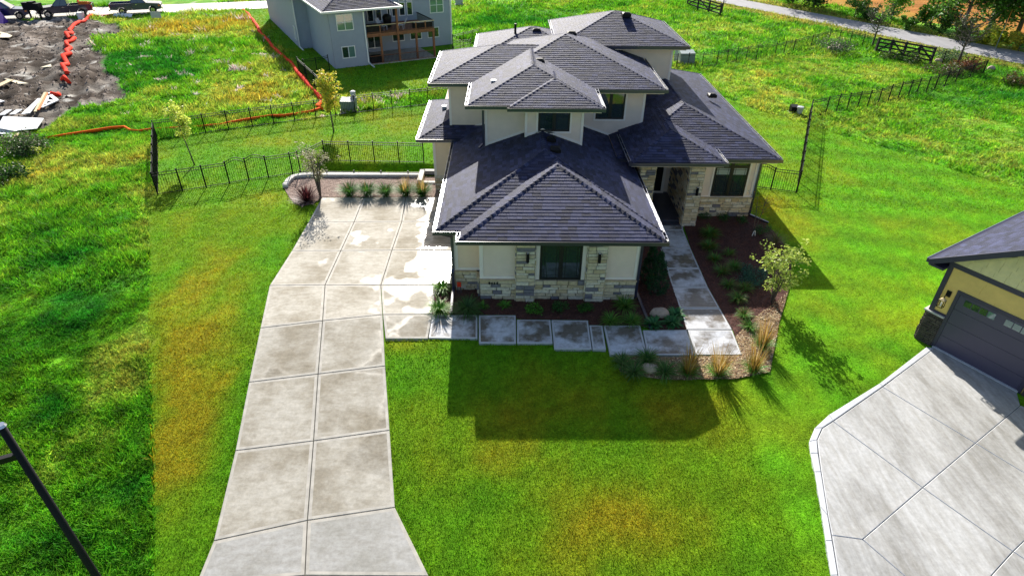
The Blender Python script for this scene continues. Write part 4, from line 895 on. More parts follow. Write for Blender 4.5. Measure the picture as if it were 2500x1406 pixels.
def leaves(mb, centers, n, size, cols, rad):
    for _ in range(n):
        c = random.choice(centers); r_ = c[1] if isinstance(c, tuple) else rad; c = c[0] if isinstance(c, tuple) else c
        d = Vector((random.gauss(0, 1), random.gauss(0, 1), random.gauss(0, 1))).normalized()*r_*random.random()**.45
        p = Vector(c)+Vector((d.x, d.y, d.z*.85)); a = Vector((random.gauss(0, 1), random.gauss(0, 1), random.gauss(0, .6))).normalized(); b = a.cross(Vector((random.gauss(0, 1), random.gauss(0, 1), random.gauss(0, 1)))).normalized()
        s_ = size*random.uniform(.6, 1.3); f_ = random.uniform(.6, 1.4); col = random.choice(cols); mb.col = tuple(v*f_ for v in col)
        mb.mesh([p-a*s_*.6, p-b*s_*.33, p+a*s_*.6, p+b*s_*.33], [(0, 1, 2, 3)])
def shrub(px, label, r=.4, h=.5, n=700, size=.05, cols=GRN, name='shrub', group='shrubs in the planting beds', cat='shrub'):
    g_ = G(*px); o = thing(name, label, cat, tuple(g_), 0, group); mb = MB()
    cs = []
    for _ in range(26):
        a = random.uniform(0, 6.28); rr_ = r*.75*random.random()**.5; cs.append((g_+Vector((rr_*math.cos(a), rr_*math.sin(a), h*(.25+.6*random.random()*(1-(rr_/r)**2)))), r*.34))
    leaves(mb, cs, n, size, cols, r); mb.build('foliage', 'leaf', o, colors=True)
    mb = MB()
    for k in range(5): mb.tube([g_, g_+Vector((random.uniform(-.4, .4)*r, random.uniform(-.4, .4)*r, h*.6))], [.012, .004], 4)
    mb.build('stem', 'bark', o); return o
def tree(base, label, h, cz, cr, n, size, cols, r=.05, stems=1, limbs=14, bare=0, group=None, name='young_tree', lean=(0, 0), spread=.35, cat='tree', top=None, sz=None, flat=1.0, up=.55):
    g_ = G(*base) if len(base) == 2 else Vector(base); o = thing(name, label, cat, tuple(g_), 0, group); tm = MB(); tips = []
    lv = Vector((lean[0], lean[1], 0))
    for s_ in range(stems):
        a = 6.28*s_/max(1, stems)+random.random(); sp_ = spread*(0 if stems == 1 else 1)*h
        tp = g_+Vector((math.cos(a)*sp_, math.sin(a)*sp_, h*.92))+lv; mid = g_.lerp(tp, .5)+Vector((random.uniform(-.04, .04)*h, random.uniform(-.04, .04)*h, 0))*(.5 if stems == 1 else 1)
        tm.tube([g_-Vector((0, 0, .05)), g_.lerp(mid, .5), mid, mid.lerp(tp, .5), tp], [r, r*.85, r*.6, r*.35, r*.1], 7)
        for k in range(limbs//stems):
            t = random.uniform(cz[0]/h, .9); p0 = g_.lerp(mid, t*2) if t < .5 else mid.lerp(tp, t*2-1); b = random.uniform(0, 6.28)
            zz = (p0.z-g_.z-cz[0])/(cz[1]-cz[0]+1e-6); zz = min(1, max(0, zz)); R = cr*math.sin(math.pi*min(.95, max(.12, zz*.85+.12)))**.7*random.uniform(.6, 1.05)
            e_ = p0+Vector((math.cos(b)*R, math.sin(b)*R, R*up*random.uniform(.5, 1.4))); m_ = p0.lerp(e_, .5)+Vector((0, 0, -.06*R))
            tm.tube([p0, m_, e_], [r*.35, r*.22, r*.07], 5); tips += [(e_, cr*.34), (m_, cr*.26)]
            for j in range(2+bare):
                e2 = m_.lerp(e_, random.random())+Vector((random.gauss(0, .3), random.gauss(0, .3), random.uniform(.1, .6)))*R; tm.tube([m_.lerp(e_, .4), e2], [r*.13, r*.04], 4); tips.append((e2, cr*.24))
        tips.append((tp, cr*.3))
    tm.build('trunk', 'bark', o, smooth=True)
    if n: mb = MB(); leaves(mb, tips, n, size, cols, cr*.3); mb.build('crown', 'leaf', o, colors=True)
    return o
SH = [(.04, .13, .03), (.06, .18, .035), (.03, .09, .02)]
for px, lab, L, n in (((1079.5, 711), 'bright green grassy clump at the garage corner, rear of the two by the driveway', .62, 170), ((1073, 763), 'bright green grassy clump at the garage corner, front of the two by the downspout foot', .68, 190),
                      ((1523, 752), 'green arching clump against the right end of the garage stone base', .6, 150), ((1490, 790), 'green arching clump left of two by the stepped walk', .55, 130), ((1542, 790), 'green arching clump beside the black drain pipe by the walk', .55, 130)):
    tuft(px, lab, L, n, cols=[(.10, .28, .03), (.06, .18, .02), (.20, .34, .06)])
tuft((1141.5, 762), 'large fountain grass mound right of the garage downspout', .8, 300, .018, [(.05, .13, .03), (.09, .19, .05)], (.6, 1.5), 2.0)
tuft((1179, 752), 'small green plant right of the fountain grass mound', .3, 60); tuft((1232, 749), 'small green plant left of the stone pillar by the house number', .32, 70)
shrub((1303, 763), 'round lime green shrub at the foot of the left stone pillar', .42, .5, 900, .05, [(.10, .30, .03), (.06, .20, .02)])
shrub((1368, 759), 'round dark green shrub under the garage window', .42, .45, 800, .05, SH); shrub((1428, 762), 'round green shrub at the foot of the right stone pillar', .40, .48, 900, .05, [(.05, .17, .02), (.03, .10, .02)])
for px, lab in (((1595, 794), 'broad leaved hosta by the black drain pipe, left of the pink boulder'), ((1649, 773), 'broad leaved hosta right of the pink boulder beside the path edge'), ((1640, 791), 'broad leaved hosta nearest the path corner below the boulder')):
    tuft(px, lab, .42, 110, .085, [(.04, .17, .05), (.07, .24, .07)], (.3, 1.3), 1.3, .05, 'hosta')
RB = [((1732, 578), .62, 200, 'big green clump near the porch pillar in the right bed'), ((1730, 608), .55, 160, 'dark green clump just below the big one beside the path'), ((1778, 623), .4, 80, 'small reddish green clump alone in the middle of the right bed'), ((1744, 637), .45, 100, 'green clump beside the path, third from the porch'),
      ((1790, 658), .5, 120, 'green clump left above the spreading juniper'), ((1761, 669), .5, 120, 'light green clump beside the path, left of the juniper'), ((1778, 700), .45, 100, 'green clump beside the path below the juniper level'), ((1817, 710), .48, 110, 'green clump just below the spreading juniper'),
      ((1800, 735), .5, 120, 'yellow green clump beside the path, above the two brightest ones'), ((1816, 775), .45, 100, 'bright green clump in sun and shade, upper of the lowest two'), ((1829, 803), .42, 100, 'bright green clump lowest in the right bed by the tan grasses')]
for px, L, n, lab in RB: tuft(px, lab, L, n, cols=[(.07, .20, .02), (.11, .26, .04), (.16, .16, .03)])
for px, lab in (((1718, 535), 'dark shrub against the wing stone, nearest the porch pillar'), ((1766, 537), 'dark shrub against the wing stone below the window middle'), ((1809, 543), 'dark shrub against the wing stone at the corner downspout')): shrub(px, lab, .42, .42, 500, .05, SH)
shrub((1862, 571), 'round dark shrub under the thin sapling at the wing corner', .5, .55, 900, .045, SH); tuft((1891, 595), 'faded brownish grass clump at the lawn edge right of the dark shrub', .7, 150, .016, [(.22, .17, .07), (.10, .14, .04)])
j = shrub((1834, 682), 'wide spreading blue green juniper in the right bed', 1.0, .4, 2600, .06, [(.045, .13, .09), (.06, .17, .12), (.03, .09, .06)], 'juniper')
for px, h_, r_, lab in (((1583, 690), 2.0, .48, 'dark green upright conifer behind another beside the garage wall'), ((1600, 716), 2.05, .58, 'dark green upright conifer nearest the camera beside the entry path')):
    g_ = G(*px); o = thing('conifer', lab, 'conifer', tuple(g_), 0, 'two conifers beside the garage'); cs = []
    for k in range(150):
        t = random.random(); a = random.uniform(0, 6.28); R = r_*(1-t)**.75*random.uniform(.7, 1.0)*(min(1, .5+t*4)); cs.append((g_+Vector((R*math.cos(a), R*math.sin(a), .12+t*(h_-.15))), .12))
    mb = MB(); leaves(mb, cs, 5200, .055, [(.02, .075, .03), (.03, .11, .035), (.012, .045, .02)], .12); mb.build('foliage', 'leaf', o, colors=True); mb = MB(); mb.tube([g_, g_+Vector((0, 0, h_*.8))], [.06, .02], 6); mb.build('trunk', 'bark', o)
for px, lab in (((1520, 893), 'green daylily clump leftmost at the walk edge'), ((1546, 916), 'green daylily clump left of the flat boulder'), ((1579, 884), 'green daylily clump above the flat boulder beside the walk'), ((1622, 915), 'green daylily clump right of the flat boulder')):
    tuft(px, lab, .62, 150, .024, [(.04, .15, .02), (.08, .22, .03), (.16, .24, .07)])
for px, lab in (((1680, 915), 'tall tan plumed grass leftmost of the row, standing in shade'), ((1752, 915), 'tall tan plumed grass in the middle with widely fanned plumes'), ((1838, 907), 'golden plumed grass at the lawn corner, right end of the row'), ((1860, 850), 'golden plumed grass behind the others beside the path bed')):
    plume_grass(px, lab, .62, 1.25, 170, 130, el=(1.0, 1.55) if px[0] == 1752 else (1.2, 1.55))
for i, (px, lab, pl) in enumerate((((854.5, 479), 'green grass mound leftmost in the gravel bed', 0), ((898, 478), 'green grass mound second from the left in the gravel bed', 0), ((942, 480), 'green grass mound in the middle of the gravel bed row', 0), ((991, 479), 'tall plumed grass second from the house in the gravel bed', 1), ((1031, 480), 'tall plumed grass in the gravel bed beside the white window well', 1))):
    plume_grass(px, lab, .95, 1.25 if pl else .9, 480, 60 if pl else 6, group='grass mounds along the gravel bed', green=[(.05, .17, .02), (.09, .25, .03), (.04, .12, .02)])
g_ = G(750, 492); o = thing('barberry_bush', 'dark red spiky bush in the rounded end of the gravel bed', 'bush', tuple(g_), 0); mb = MB(); ribbons(mb, g_, 420, 1.0, .03, (.2, 1.5), .3, [(.07, .018, .022), (.04, .012, .016), (.12, .03, .03)], .12); mb.build('foliage', 'leaf', o, colors=True)
tree((783, 482), 'half bare multi-stem tree with pale leaves at the parking pad corner', 2.9, (1.1, 2.8), .75, 1300, .085, [(.34, .32, .18), (.26, .28, .12), (.46, .42, .32)], .05, 5, 30, 1, spread=.14)
tree((815, 322), 'young tree with yellow green crown in the back yard by the fence', 4.1, (1.5, 4.0), .78, 2400, .14, [(.60, .58, .06), (.42, .50, .05), (.70, .52, .08)], .06, 1, 34, up=.9)
tree((475, 403), 'thin leaning young tree with pale yellow leaves left in the back yard', 3.7, (1.7, 3.7), .62, 1300, .13, [(.70, .72, .14), (.50, .62, .10)], .045, 1, 22, lean=(-.45, .3), up=.9)
tree((1883, 742), 'small multi-stem tree with light green leaves in the right bed', 2.7, (.8, 2.7), .8, 1900, .10, [(.46, .54, .10), (.34, .46, .08)], .04, 5, 34, spread=.16)
tree((1838, 570), 'thin nearly bare sapling with few orange leaves at the wing corner', 2.5, (.8, 2.5), .6, 130, .06, [(.45, .22, .03), (.30, .28, .04)], .028, 2, 22, 1, spread=.12)
tree((2127, 121), 'sparse tree with thin dark leaves left of the plank fence by the road', 4.3, (1.8, 4.3), 1.7, 500, .13, [(.06, .12, .03), (.10, .15, .04)], .12, 1, 30, 2)
tree((2334, 166), 'bare leafless tree right of the plank fence by the road', 4.4, (1.8, 4.3), 1.9, 0, .1, GRN, .13, 1, 30, 3)
tree((1762, 34), 'small bare tree beside the plank fence at the top edge', 4.5, (1.5, 4.5), 1.4, 0, .1, GRN, .09, 1, 16, 1)
tree((108, 420), 'tiny yellow green seedling tree in the rough lot on the left', 1.7, (.7, 1.7), .35, 200, .07, [(.40, .45, .05)], .02, 1, 10)
def bigtree(px, label, h, r_, n, size, cols, cz=None, name='tree', limbs=30, group='trees and bushes beyond the road', cat='tree'):
    k = .55 if cat == 'bush' else .92; n = int(n*1.7); h *= k+.1; r_ *= k; cz = None if cz is None else cz*k; size *= .85; cols = [tuple(v*1.6 for v in c) for c in cols]
    return tree(px, label, h, (cz if cz is not None else h*.12, h), r_, n, size, cols, r=max(.06, h*.022), stems=1, limbs=limbs, group=group, name=name, cat=cat)
DG = [(.03, .08, .012), (.045, .12, .016), (.02, .055, .01)]; MG = [(.07, .17, .02), (.10, .22, .02), (.05, .12, .02)]; YG = [(.28, .32, .02), (.20, .27, .02), (.36, .33, .03)]
bigtree((2340, 92), 'big dark green tree with open crown in front of the orange field', 10, 4.2, 4200, .36, [(.05, .13, .015), (.08, .19, .02), (.03, .07, .012)])
bigtree((2410, 90), 'big mid green tree left of the orange road sign', 11, 5.2, 5200, .38, [(.06, .15, .02), (.035, .09, .015)])
bigtree((2480, 92), 'big dark green tree at the right edge behind the road sign', 12, 6, 6000, .38, [(.05, .13, .015), (.08, .19, .02), (.03, .07, .012)])
bigtree((2560, 110), 'dark green tree partly cut by the right edge of the view', 10, 5, 3000, .4, DG)
bigtree((2270, 66), 'slim light green tree left of the big dark tree', 5.2, 1.8, 1500, .28, MG, 1.2)
bigtree((2250, 62), 'low light green bush at the foot of the slim tree', 3.6, 1.6, 900, .26, MG, .3, 'bush', cat='bush')
bigtree((2174, 50), 'round bright green tree standing alone before the orange field', 4.6, 2.6, 1900, .28, [(.12, .28, .02), (.08, .20, .02)], .5)
bigtree((1985, 22), 'dark green tree at the top edge left of the orange field', 6, 4.0, 2600, .34, DG, .4); bigtree((1935, 12), 'dark green bushy tree left of the orange field, second', 5, 3.5, 2000, .34, DG, .3)
for px, h_, r_, cols, lab in (((2085, 44), 2.8, 2.6, MG, 'mid green bush beside the road left of the round bright tree'), ((2118, 52), 2.2, 2.0, DG, 'dark bush beside the road behind the sparse tree'), ((2215, 75), 1.9, 1.6, MG, 'small bright green bush at the road edge below the round tree'),
                             ((2290, 82), 2.6, 2.6, DG, 'dark bush beside the road below the slim tree'), ((2345, 98), 2.6, 2.8, [(.10, .14, .03), (.06, .10, .02)], 'olive bush beside the road before the big dark tree'),
                             ((2395, 108), 2.2, 2.2, YG, 'yellow green bush at the road edge left of the sign'), ((2440, 118), 2.4, 2.4, YG, 'yellow green bush at the road edge under the orange sign'), ((2485, 126), 2.3, 2.2, [(.40, .32, .03), (.26, .27, .03)], 'golden bush at the road edge right of the sign'), ((2540, 138), 2.3, 2.4, YG, 'yellow bush cut by the right edge')):
    bigtree(px, lab, h_, r_, 1100, .24, cols, .1, 'bush', 16, cat='bush')
for px, r_, h_, cols, lab in (((30, 380), 2.2, 1.4, [(.05, .10, .025), (.09, .14, .05), (.14, .13, .08)], 'tangled dark weed bush at the left edge below the lumber'), ((75, 372), 1.4, 1.0, [(.05, .13, .02), (.10, .16, .05)], 'tangled weed bush just right of the one at the left edge'), ((20, 440), 1.4, .8, DG, 'low dark weed clump at the left edge'),
                             ((2035, 128), 2.2, 1.5, [(.05, .12, .03), (.12, .12, .09)], 'grey green weedy bush inside the fence by the rock pile'), ((2315, 150), 1.6, 1.2, [(.16, .24, .10), (.07, .14, .04)], 'pale feathery grass bush right of the plank fence'), ((2360, 172), 1.6, 1.0, [(.14, .05, .03), (.20, .09, .03)], 'reddish brown weed bush inside the far right fence corner'), ((2300, 182), 2.0, .9, [(.10, .07, .03), (.07, .11, .03)], 'brown weed mass below the plank fence'), ((2200, 150), 2.2, .9, [(.05, .12, .02), (.09, .10, .03)], 'dark weed mass under the plank fence middle'),
                             ((2488, 208), 1.6, 1.2, [(.16, .10, .03), (.08, .12, .03)], 'brown weed bush near the right edge below the road')):
    shrub(px, lab, r_, h_, 1500, .14, cols, 'weed_bush', 'weedy bushes on the rough lots', 'bush')
# ------------------------------------------------------------------ boulders and small yard things
def boulder(px, label, rx, ry, rz_, m='boulder', z=0):
    g_ = G(*px); rg = random.Random(int(px[0])); mb = MB(); V = []; F = []; nu, nv = 14, 8
    for i in range(nv+1):
        for k in range(nu):
            th = math.pi*i/nv; ph = 2*math.pi*k/nu; s_ = 1+.14*math.sin(2.3*ph+px[0])*math.sin(th)+.07*rg.uniform(-1, 1)
            V.append((g_.x+rx*s_*math.sin(th)*math.cos(ph), g_.y+ry*s_*math.sin(th)*math.sin(ph), g_.z+rz_*.45+rz_*.75*s_*math.cos(th)))
    for i in range(nv):
        for k in range(nu): F.append((i*nu+k, (i+1)*nu+k, (i+1)*nu+(k+1) % nu, i*nu+(k+1) % nu))
    mb.mesh(V, F); o = mb.build('boulder', m, smooth=True); tag(o, label, 'rock', 'boulders in the planting beds'); return o
boulder((1609, 772), 'large pink boulder between hostas beside the garage end', .36, .26, .34); boulder((1585, 905), 'flat grey boulder among the daylilies below the walk', .30, .24, .26)
for k, (px, py) in enumerate(((2033, 122), (2040, 127), (2048, 128), (2027, 128), (2056, 122), (2290, 158), (2418, 176))): boulder((px, py-4), ['pale rock of the pile inside the fence, top', 'pale rock of the pile, middle', 'pale rock of the pile, right front', 'pale rock of the pile, left front', 'pale rock of the pile, rightmost', 'pink rock at the right end of the plank fence', 'brown rock by the far right fence corner'][k], .40, .32, .34, 'boulder')
def sign_plate(name, label, px, w_, h, z0, m, post='black', cat='sign', rz=0, post_h=None, diamond=False, lines=None):
    g_ = G(*px); o = thing(name, label, cat, tuple(g_), 0); mb = MB(); c, s_ = math.cos(rz), math.sin(rz); e = Vector((c, s_, 0)); n = Vector((s_, -c, 0)); zc = z0+h/2
    for q in ((-w_*.35, w_*.35) if not diamond else (0,)): mb.obox(g_, e, n, q-.025, q+.025, -.025, .025, -.1, z0+h*(.9 if not diamond else .5))
    mb.build('post', post, o); mb = MB()
    if diamond:
        r_ = h/2; P4 = [g_+Vector((0, 0, zc))+e*a+Vector((0, 0, b)) for a, b in ((-r_, 0), (0, -r_), (r_, 0), (0, r_))]; mb.mesh([p-n*-.04 for p in P4]+[p+n*.06 for p in P4], [(3, 2, 1, 0), (4, 5, 6, 7), (0, 1, 5, 4), (1, 2, 6, 5), (2, 3, 7, 6), (3, 0, 4, 7)])
    else: mb.obox(g_, e, n, -w_/2, w_/2, .03, .05, z0, z0+h)
    mb.build('panel', m, o); return o
sign_plate('road_sign', 'orange diamond road sign seen edge-on among yellow bushes', (2428, 124), 0, 1.6, 2.4, 'sign_orange', 'utility', rz=.9, diamond=True)
sign_plate('yard_sign', 'small white yard sign on two thin legs near the right truck', (385, 52), 1.2, .7, .35, 'grey_box')
sign_plate('alarm_sign', 'small red sign on a stake at the garage stone base', (1122, 716), .17, .24, .36, 'sign_red', 'chrome')
g_ = G(1839, 578); o = thing('garden_stake', 'small white bent marker stake in the dark mulch', 'stake', tuple(g_)); mb = MB(); mb.tube([g_+Vector((-.08, 0, 0)), g_+Vector((-.03, 0, .3)), g_+Vector((0, 0, .36)), g_+Vector((.03, 0, .3)), g_+Vector((.08, 0, 0))], .02, 6); mb.build('hoop', 'white', o)
def utility(px, label, w_, d_, h, m='utility'):
    g_ = G(*px); o = thing('utility_box', label, 'utility box', tuple(g_), 0, 'utility boxes on the lawns'); mb = MB(); x, y = g_.x, g_.y
    mb.box(x-w_/2-.08, x+w_/2+.08, y-d_/2-.08, y+d_/2+.08, -.1, .08); mb.build('base', 'retain', o); mb = MB(); mb.prism([(y-d_/2, .081), (y+d_/2, .081), (y+d_/2, h), (y-d_/2, h*.86)], 0, x-w_/2, x+w_/2); mb.build('cabinet', m, o)
    mb = MB(); mb.box(x-w_*.4, x+w_*.4, y-d_/2-.02, y-d_/2-.002, h*.2, h*.75); mb.build('door', m, o)
def ped(px, label, r_=.14, h=1.0, m='grey_box'):
    g_ = G(*px); o = thing('pedestal', label, 'utility post', tuple(g_), 0, 'round utility pedestals'); mb = MB(); mb.tube([g_-Vector((0, 0, .1)), g_+Vector((0, 0, h*.75))], r_, 12); mb.build('column', m, o); mb = MB(); mb.tube([g_+Vector((0, 0, h*.751)), g_+Vector((0, 0, h*.96)), g_+Vector((0, 0, h))], [r_*1.2, r_*1.2, r_*.6], 12); mb.build('cap', m, o)
utility((853, 268), 'green grey transformer box behind the yellow green tree', 1.1, .8, .85, 'utility'); ped((866, 262), 'pale pedestal right of the transformer box by the fence', .17, 1.25)
utility((1674, 152), 'pale green transformer box by the meadow fence right of the house', 1.4, 1.1, 1.05); ped((1648, 152), 'pale pedestal left of the transformer box by the meadow fence', .18, 1.5)
utility((1936, 276), 'small dark utility box on the lawn edge near the right fence', .55, .45, .6, 'black'); ped((1950, 280), 'pale pedestal beside the small dark box near the right fence', .2, .62)
utility((1121, 12), 'small pale utility box beyond the grey house', 1.0, .8, 1.2, 'grey_box')
# ------------------------------------------------------------------ silt socks, lumber
def sock(label, pts, r_, m):
    r_ *= .8
    P3 = []
    pts = [G(*p) for p in pts]
    for a, b in zip(pts[:-1], pts[1:]):
        n = max(1, int((b-a).length/.8))
        for k in range(n): t = k/n; P3.append(a.lerp(b, t))
    P3.append(pts[-1]); Q = []
    for i, p in enumerate(P3): z = float(relief(np.array([p.x]), np.array([p.y]))[0]); Q.append(Vector((p.x+random.uniform(-.05, .05), p.y+random.uniform(-.08, .08), z+r_*.85)))
    mb = MB(); mb.tube(Q, [r_*random.uniform(.85, 1.15) for _ in Q], 8); o = mb.build('silt_sock', m, smooth=True); tag(o, label, 'silt sock', 'orange erosion control tubes')
sock('long red silt sock curving down beside the grey house lawn', [(594, 28), (608, 40), (625, 62), (640, 88), (655, 104), (668, 120), (690, 140), (712, 158), (727, 180), (745, 200), (762, 222), (778, 236), (787, 250)], .22, 'red')
sock('orange silt sock lying across the back of the yard fence', [(785, 268), (760, 276), (720, 282), (660, 288), (600, 298), (560, 304), (540, 309), (480, 314), (430, 318), (372, 320), (340, 322), (320, 319), (302, 314), (270, 317), (220, 324), (160, 334), (108, 345)], .13, 'orange')
sock('orange silt sock piece at the trees foot behind the yard fence', [(786, 252), (775, 262), (790, 270)], .18, 'orange')
sock('thin faded sock end left of the lumber in the weeds', [(100, 346), (70, 348)], .08, 'orange')
sock('red zigzag silt sock crossing the bare dirt', [(226, 42), (214, 50), (205, 56), (196, 58), (184, 68), (172, 78), (178, 83), (166, 94), (176, 104), (184, 103), (166, 112), (168, 122), (174, 124), (166, 132), (176, 142), (160, 148), (166, 156), (156, 170), (167, 184)], .24, 'red')
sock('short red sock piece in the dirt below the zigzag one', [(153, 198), (162, 205), (170, 210)], .2, 'red'); sock('short red sock piece touching the white lumber frame', [(143, 230), (137, 235), (127, 236)], .22, 'red')
sock('thin red sock along the street edge behind the dirt', [(226, 42), (260, 40), (300, 38)], .12, 'red')
def board(px0, px1, w_, label, m='white', th=.05, z=.12, name='board', grp='loose lumber on the dirt lot'):
    a, b = G(*px0), G(*px1); a.z = b.z = z; mb = MB(); mb.bar(a, b, w_, th); o = mb.build(name, m); tag(o, label, 'lumber', grp)
def sheet(pts, label, m='white', z=.35, th=.04, name='plywood_sheet', grp='loose lumber on the dirt lot'):
    pl = [G(*p, z) for p in pts]; mb = MB(); mb.prism([(p.x, p.y) for p in pl], 2, z-th, z); o = mb.build(name, m); tag(o, label, 'lumber', grp)
Zl = Zm(0, 180, 7.81)
sheet(Zl((60, 815), (835, 850), (700, 1045), (350, 1080), (300, 1095), (-60, 1030)), 'large white sheet lying on a pile of boards at the left edge')
for k, (a, b, w_, m, lab) in enumerate((((40, 1050), (-60, 1180), .35, 'white', 'white board end below the sheet, leftmost'), ((115, 1060), (15, 1195), .38, 'white', 'white board below the sheet, second from the left'), ((200, 1110), (110, 1200), .38, 'white', 'white board below the sheet, third from the left'), ((265, 1120), (170, 1280), .42, 'white', 'white board below the sheet, longest in the middle'), ((350, 1100), (270, 1210), .2, 'lumber', 'raw board below the sheet with pale edge'), ((420, 1080), (300, 1290), .25, 'lumber', 'brown board below the sheet, rightmost'),
                          ((200, 755), (60, 850), .4, 'white', 'white board end above the sheet, left'), ((400, 750), (270, 840), .4, 'white', 'white board end above the sheet, right'), ((790, 540), (480, 840), .3, 'white', 'long white board leaning up from the sheet, left one'), ((780, 560), (560, 830), .25, 'white', 'long white board leaning up from the sheet, right one'), ((890, 430), (700, 800), .16, 'lumber', 'long raw board between white frame and white boards'), ((930, 440), (760, 770), .14, 'rust', 'long orange stained board beside the white frame'),
                          ((235, 195), (-20, 320), .5, 'lumber', 'raw timber lying in the dirt at the left edge'), ((-10, 600), (75, 625), .4, 'white', 'small pale board scrap at the left edge'))): board(*Zl(a, b), w_, lab, m, z=.14+.015*k)
sheet(Zl((70, 92), (220, 110), (545, 188), (340, 195)), 'pale triangular plywood offcut lying in the dirt', 'osb', .12); sheet([(98, 165), (124, 157), (126, 163)], 'small pale plywood offcut near the zigzag sock', 'osb', .12); sheet([(0, 78), (18, 82), (30, 88), (22, 92), (0, 92)], 'pale plywood sheet at the left edge of the dirt', 'osb', .15)
fr_ = thing('triangular_truss', 'white triangular wooden frame lying at the end of the lumber', 'frame', tuple(G(*Zl((900, 560))[0])))
for a, b in (((930, 420), (1105, 560)), ((1105, 560), (800, 700)), ((940, 440), (850, 670)), ((1060, 570), (920, 565))):
    a, b = [G(*q) for q in Zl(a, b)]; a.z = b.z = .2; mb = MB(); mb.bar(a, b, .28, .06); mb.build('frame_board', 'white', fr_)
# ------------------------------------------------------------------ street lamp close to the camera
r1 = ray(2, 1040); q = r1*(8.0/float(np.dot(r1, CF))); lp = Vector((q[0], q[1], CAMH+q[2])); lz = H(lp.x, lp.y)
sl = thing('street_lamp', 'black street lamp pole rising at the lower left close to the camera', 'street lamp', (lp.x, lp.y, lz))
mb = MB(); mb.tube([(lp.x, lp.y, lz), (lp.x, lp.y, lp.z)], [.075, .048], 14); mb.build('pole', 'black', sl, smooth=True); mb = MB(); mb.tube([(lp.x, lp.y, lz), (lp.x, lp.y, lz+.5)], .2, 12); mb.build('base', 'black', sl)
mb = MB(); mb.tube([(lp.x, lp.y, lp.z-.001), (lp.x, lp.y, lp.z+.03)], [.068, .05], 12); mb.build('pole_cap', 'chrome', sl)
mb = MB(); mb.bar((lp.x, lp.y, lp.z-.55), (lp.x-1.0, lp.y-.6, lp.z-.45), .07, .09); mb.build('arm', 'black', sl); mb = MB(); mb.box(lp.x-1.5, lp.x-.9, lp.y-.85, lp.y-.45, lp.z-.52, lp.z-.38); mb.build('lamp_head', 'black', sl)
